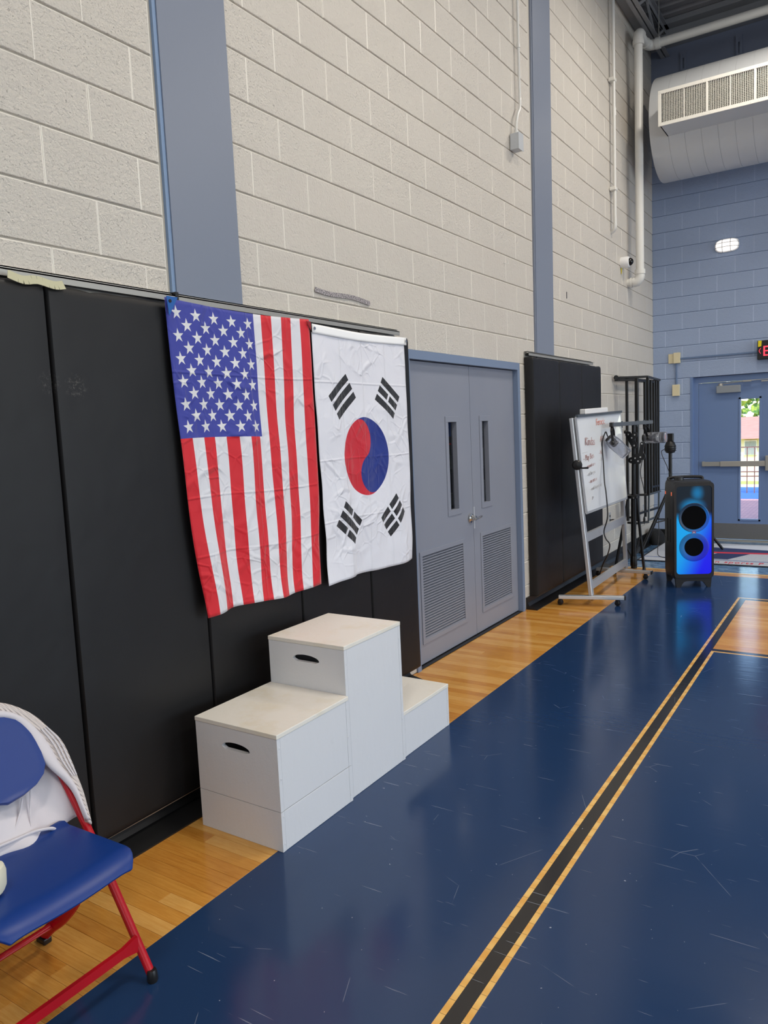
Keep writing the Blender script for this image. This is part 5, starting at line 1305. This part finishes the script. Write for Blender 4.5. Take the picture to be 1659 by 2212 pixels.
# ------------------------------------------------------------------ white uniform jacket over the chair back
JK = M('white_cotton', srgb(216, 211, 216), .85); JK.b.inputs['Sheen Weight'].default_value = .3
JK.bump(JK.noise(4, 4, .6), .35, .02); JK.bump(JK.noise(240, 2), .15, .001)
JQ = M('quilted_white_cotton', srgb(230, 220, 216), .85); xq, yq, zq = JQ.xyz('World')
wv = ((zq*1.0+yq*1.6)*430.0).sin(); JQ.bump(wv, .8, .003); JQ.bump(JQ.noise(6, 3), .25, .01)
jr = empty('white_jacket', (.3, cy, .45), label='white quilted cotton jacket draped over the back of the blue chair', cat='jacket')
outer = [(.234, -2.753, .781), (.264, -2.688, .733), (.298, -2.654, .680), (.329, -2.632, .633), (.367, -2.630, .574), (.390, -2.632, .537), (.423, -2.636, .487), (.470, -2.652, .412)]
inner = [(.255, -2.775, .742), (.269, -2.742, .722), (.298, -2.720, .678), (.328, -2.714, .632), (.354, -2.706, .591), (.388, -2.681, .541), (.414, -2.668, .499), (.457, -2.668, .433)]
cyj = -2.902
def mirrory(p_): return (p_[0], 2*cyj-p_[1], p_[2])
O_ = catmull([mirrory(p_) for p_ in outer[::-1]]+[(.226, cyj-.06, .803), (.226, cyj+.06, .803)]+outer, 5)
I_ = catmull([mirrory(p_) for p_ in inner[::-1]]+[(.248, cyj-.06, .762), (.248, cyj+.06, .762)]+inner, 5)
def band(A_, B_, thick, nm, mt, off0, fat=0.0, kn=6, sd=0):
    mb = MB(); rings = []
    n_q2 = Vector((.845, 0, .535))
    for a_, b_ in zip(A_, B_):
        ring = []
        m_c = (a_+b_)/2; hw = (a_-b_)/2
        for k in range(14):
            an = 2*math.pi*k/14
            nz2 = noise.noise(Vector((a_.x*9+sd, a_.y*9, a_.z*9)))*.004
            ring.append(m_c+hw*math.cos(an)*(1+fat)+n_q2*(math.sin(an)*(thick+nz2)+off0))
        rings.append(ring)
    mb.rings(rings); return reparent(mb.build(nm, mt, smooth=True, sharp=None), jr)
mid = [a_.lerp(b_, .62) for a_, b_ in zip(O_, I_)]
band(O_, mid, .015, 'quilted_yoke', JQ, .008, .12, sd=1)
band([a_.lerp(b_, .58) for a_, b_ in zip(O_, I_)], I_, .011, 'collar_band', JK, .022, .12, sd=5)
# body of the jacket hanging behind the backrest down to the seat
mb = MB(); NU, NV = 40, 26; G = []
for i in range(NV+1):
    v = i/NV; z = .425+(.78-.425)*v; row = []
    for j in range(NU+1):
        u = j/NU*2-1
        hw = .282 - .06*v - .065*v**2
        y = cyj+u*hw
        x = .722-.642*z-.040
        x += .016*math.sin(u*7+z*14)*(1-v*.6)+.010*math.sin(u*15-z*22)*(1-v)+noise.noise(Vector((u*3, z*9, 4)))*.02*(1-v*.5)
        x += .02*(1-v)
        row.append(mb.bm.verts.new((x, y, z)))
    G.append(row)
for i in range(NV):
    for j in range(NU): mb.bm.faces.new((G[i][j], G[i][j+1], G[i+1][j+1], G[i+1][j]))
o = mb.build('back_cloth', JK, smooth=True, sharp=None); reparent(o, jr); sm = o.modifiers.new('t', 'SOLIDIFY'); sm.thickness = .004
# folded hem rolls lying at the rear of the seat
mb = MB(); mb.tube(catmull([(.43, -2.735, .425), (.44, -2.755, .445), (.43, -2.80, .455), (.425, -2.86, .457), (.42, -2.93, .458), (.42, -3.05, .458)], 5), .007, 10, (1, .7)); reparent(mb.build('hem_fold', JK, smooth=True), jr)
mb = MB(); mb.tube(catmull([(.368, -2.79, .535), (.385, -2.81, .505), (.405, -2.84, .475), (.418, -2.86, .452)], 5), .003, 8); mb.tube(catmull([(.330, -2.73, .600), (.350, -2.75, .565), (.375, -2.77, .525), (.40, -2.79, .48), (.42, -2.80, .45)], 5), .0022, 8); reparent(mb.build('seam_fold', JK, smooth=True), jr)
for i_ in range(3):
    mb = MB(); mb.tube(catmull([Vector(a_).lerp(Vector(b_), .16+.13*i_)+Vector((.02, 0, .016)) for a_, b_ in zip(outer[2:6], inner[2:6])], 5), .0022, 6); reparent(mb.build('stitched_ridge', JK, smooth=True), jr)
# cream foam item
mb = MB(); fc = Vector((.585, -3.055, .445))
mb.rings([[fc+Vector((.050*k_*math.cos(a_), .078*k_*math.sin(a_), z_)) for a_ in [i*math.pi/12 for i in range(24)]] for z_, k_ in ((0, .92), (.012, 1), (.045, 1.02), (.062, .96), (.070, .80), (.072, .4))])
tag(mb.build('foam_block', CREAMF, smooth=True), 'cream coloured rounded foam block on the blue chair seat at the picture edge', 'foam block')
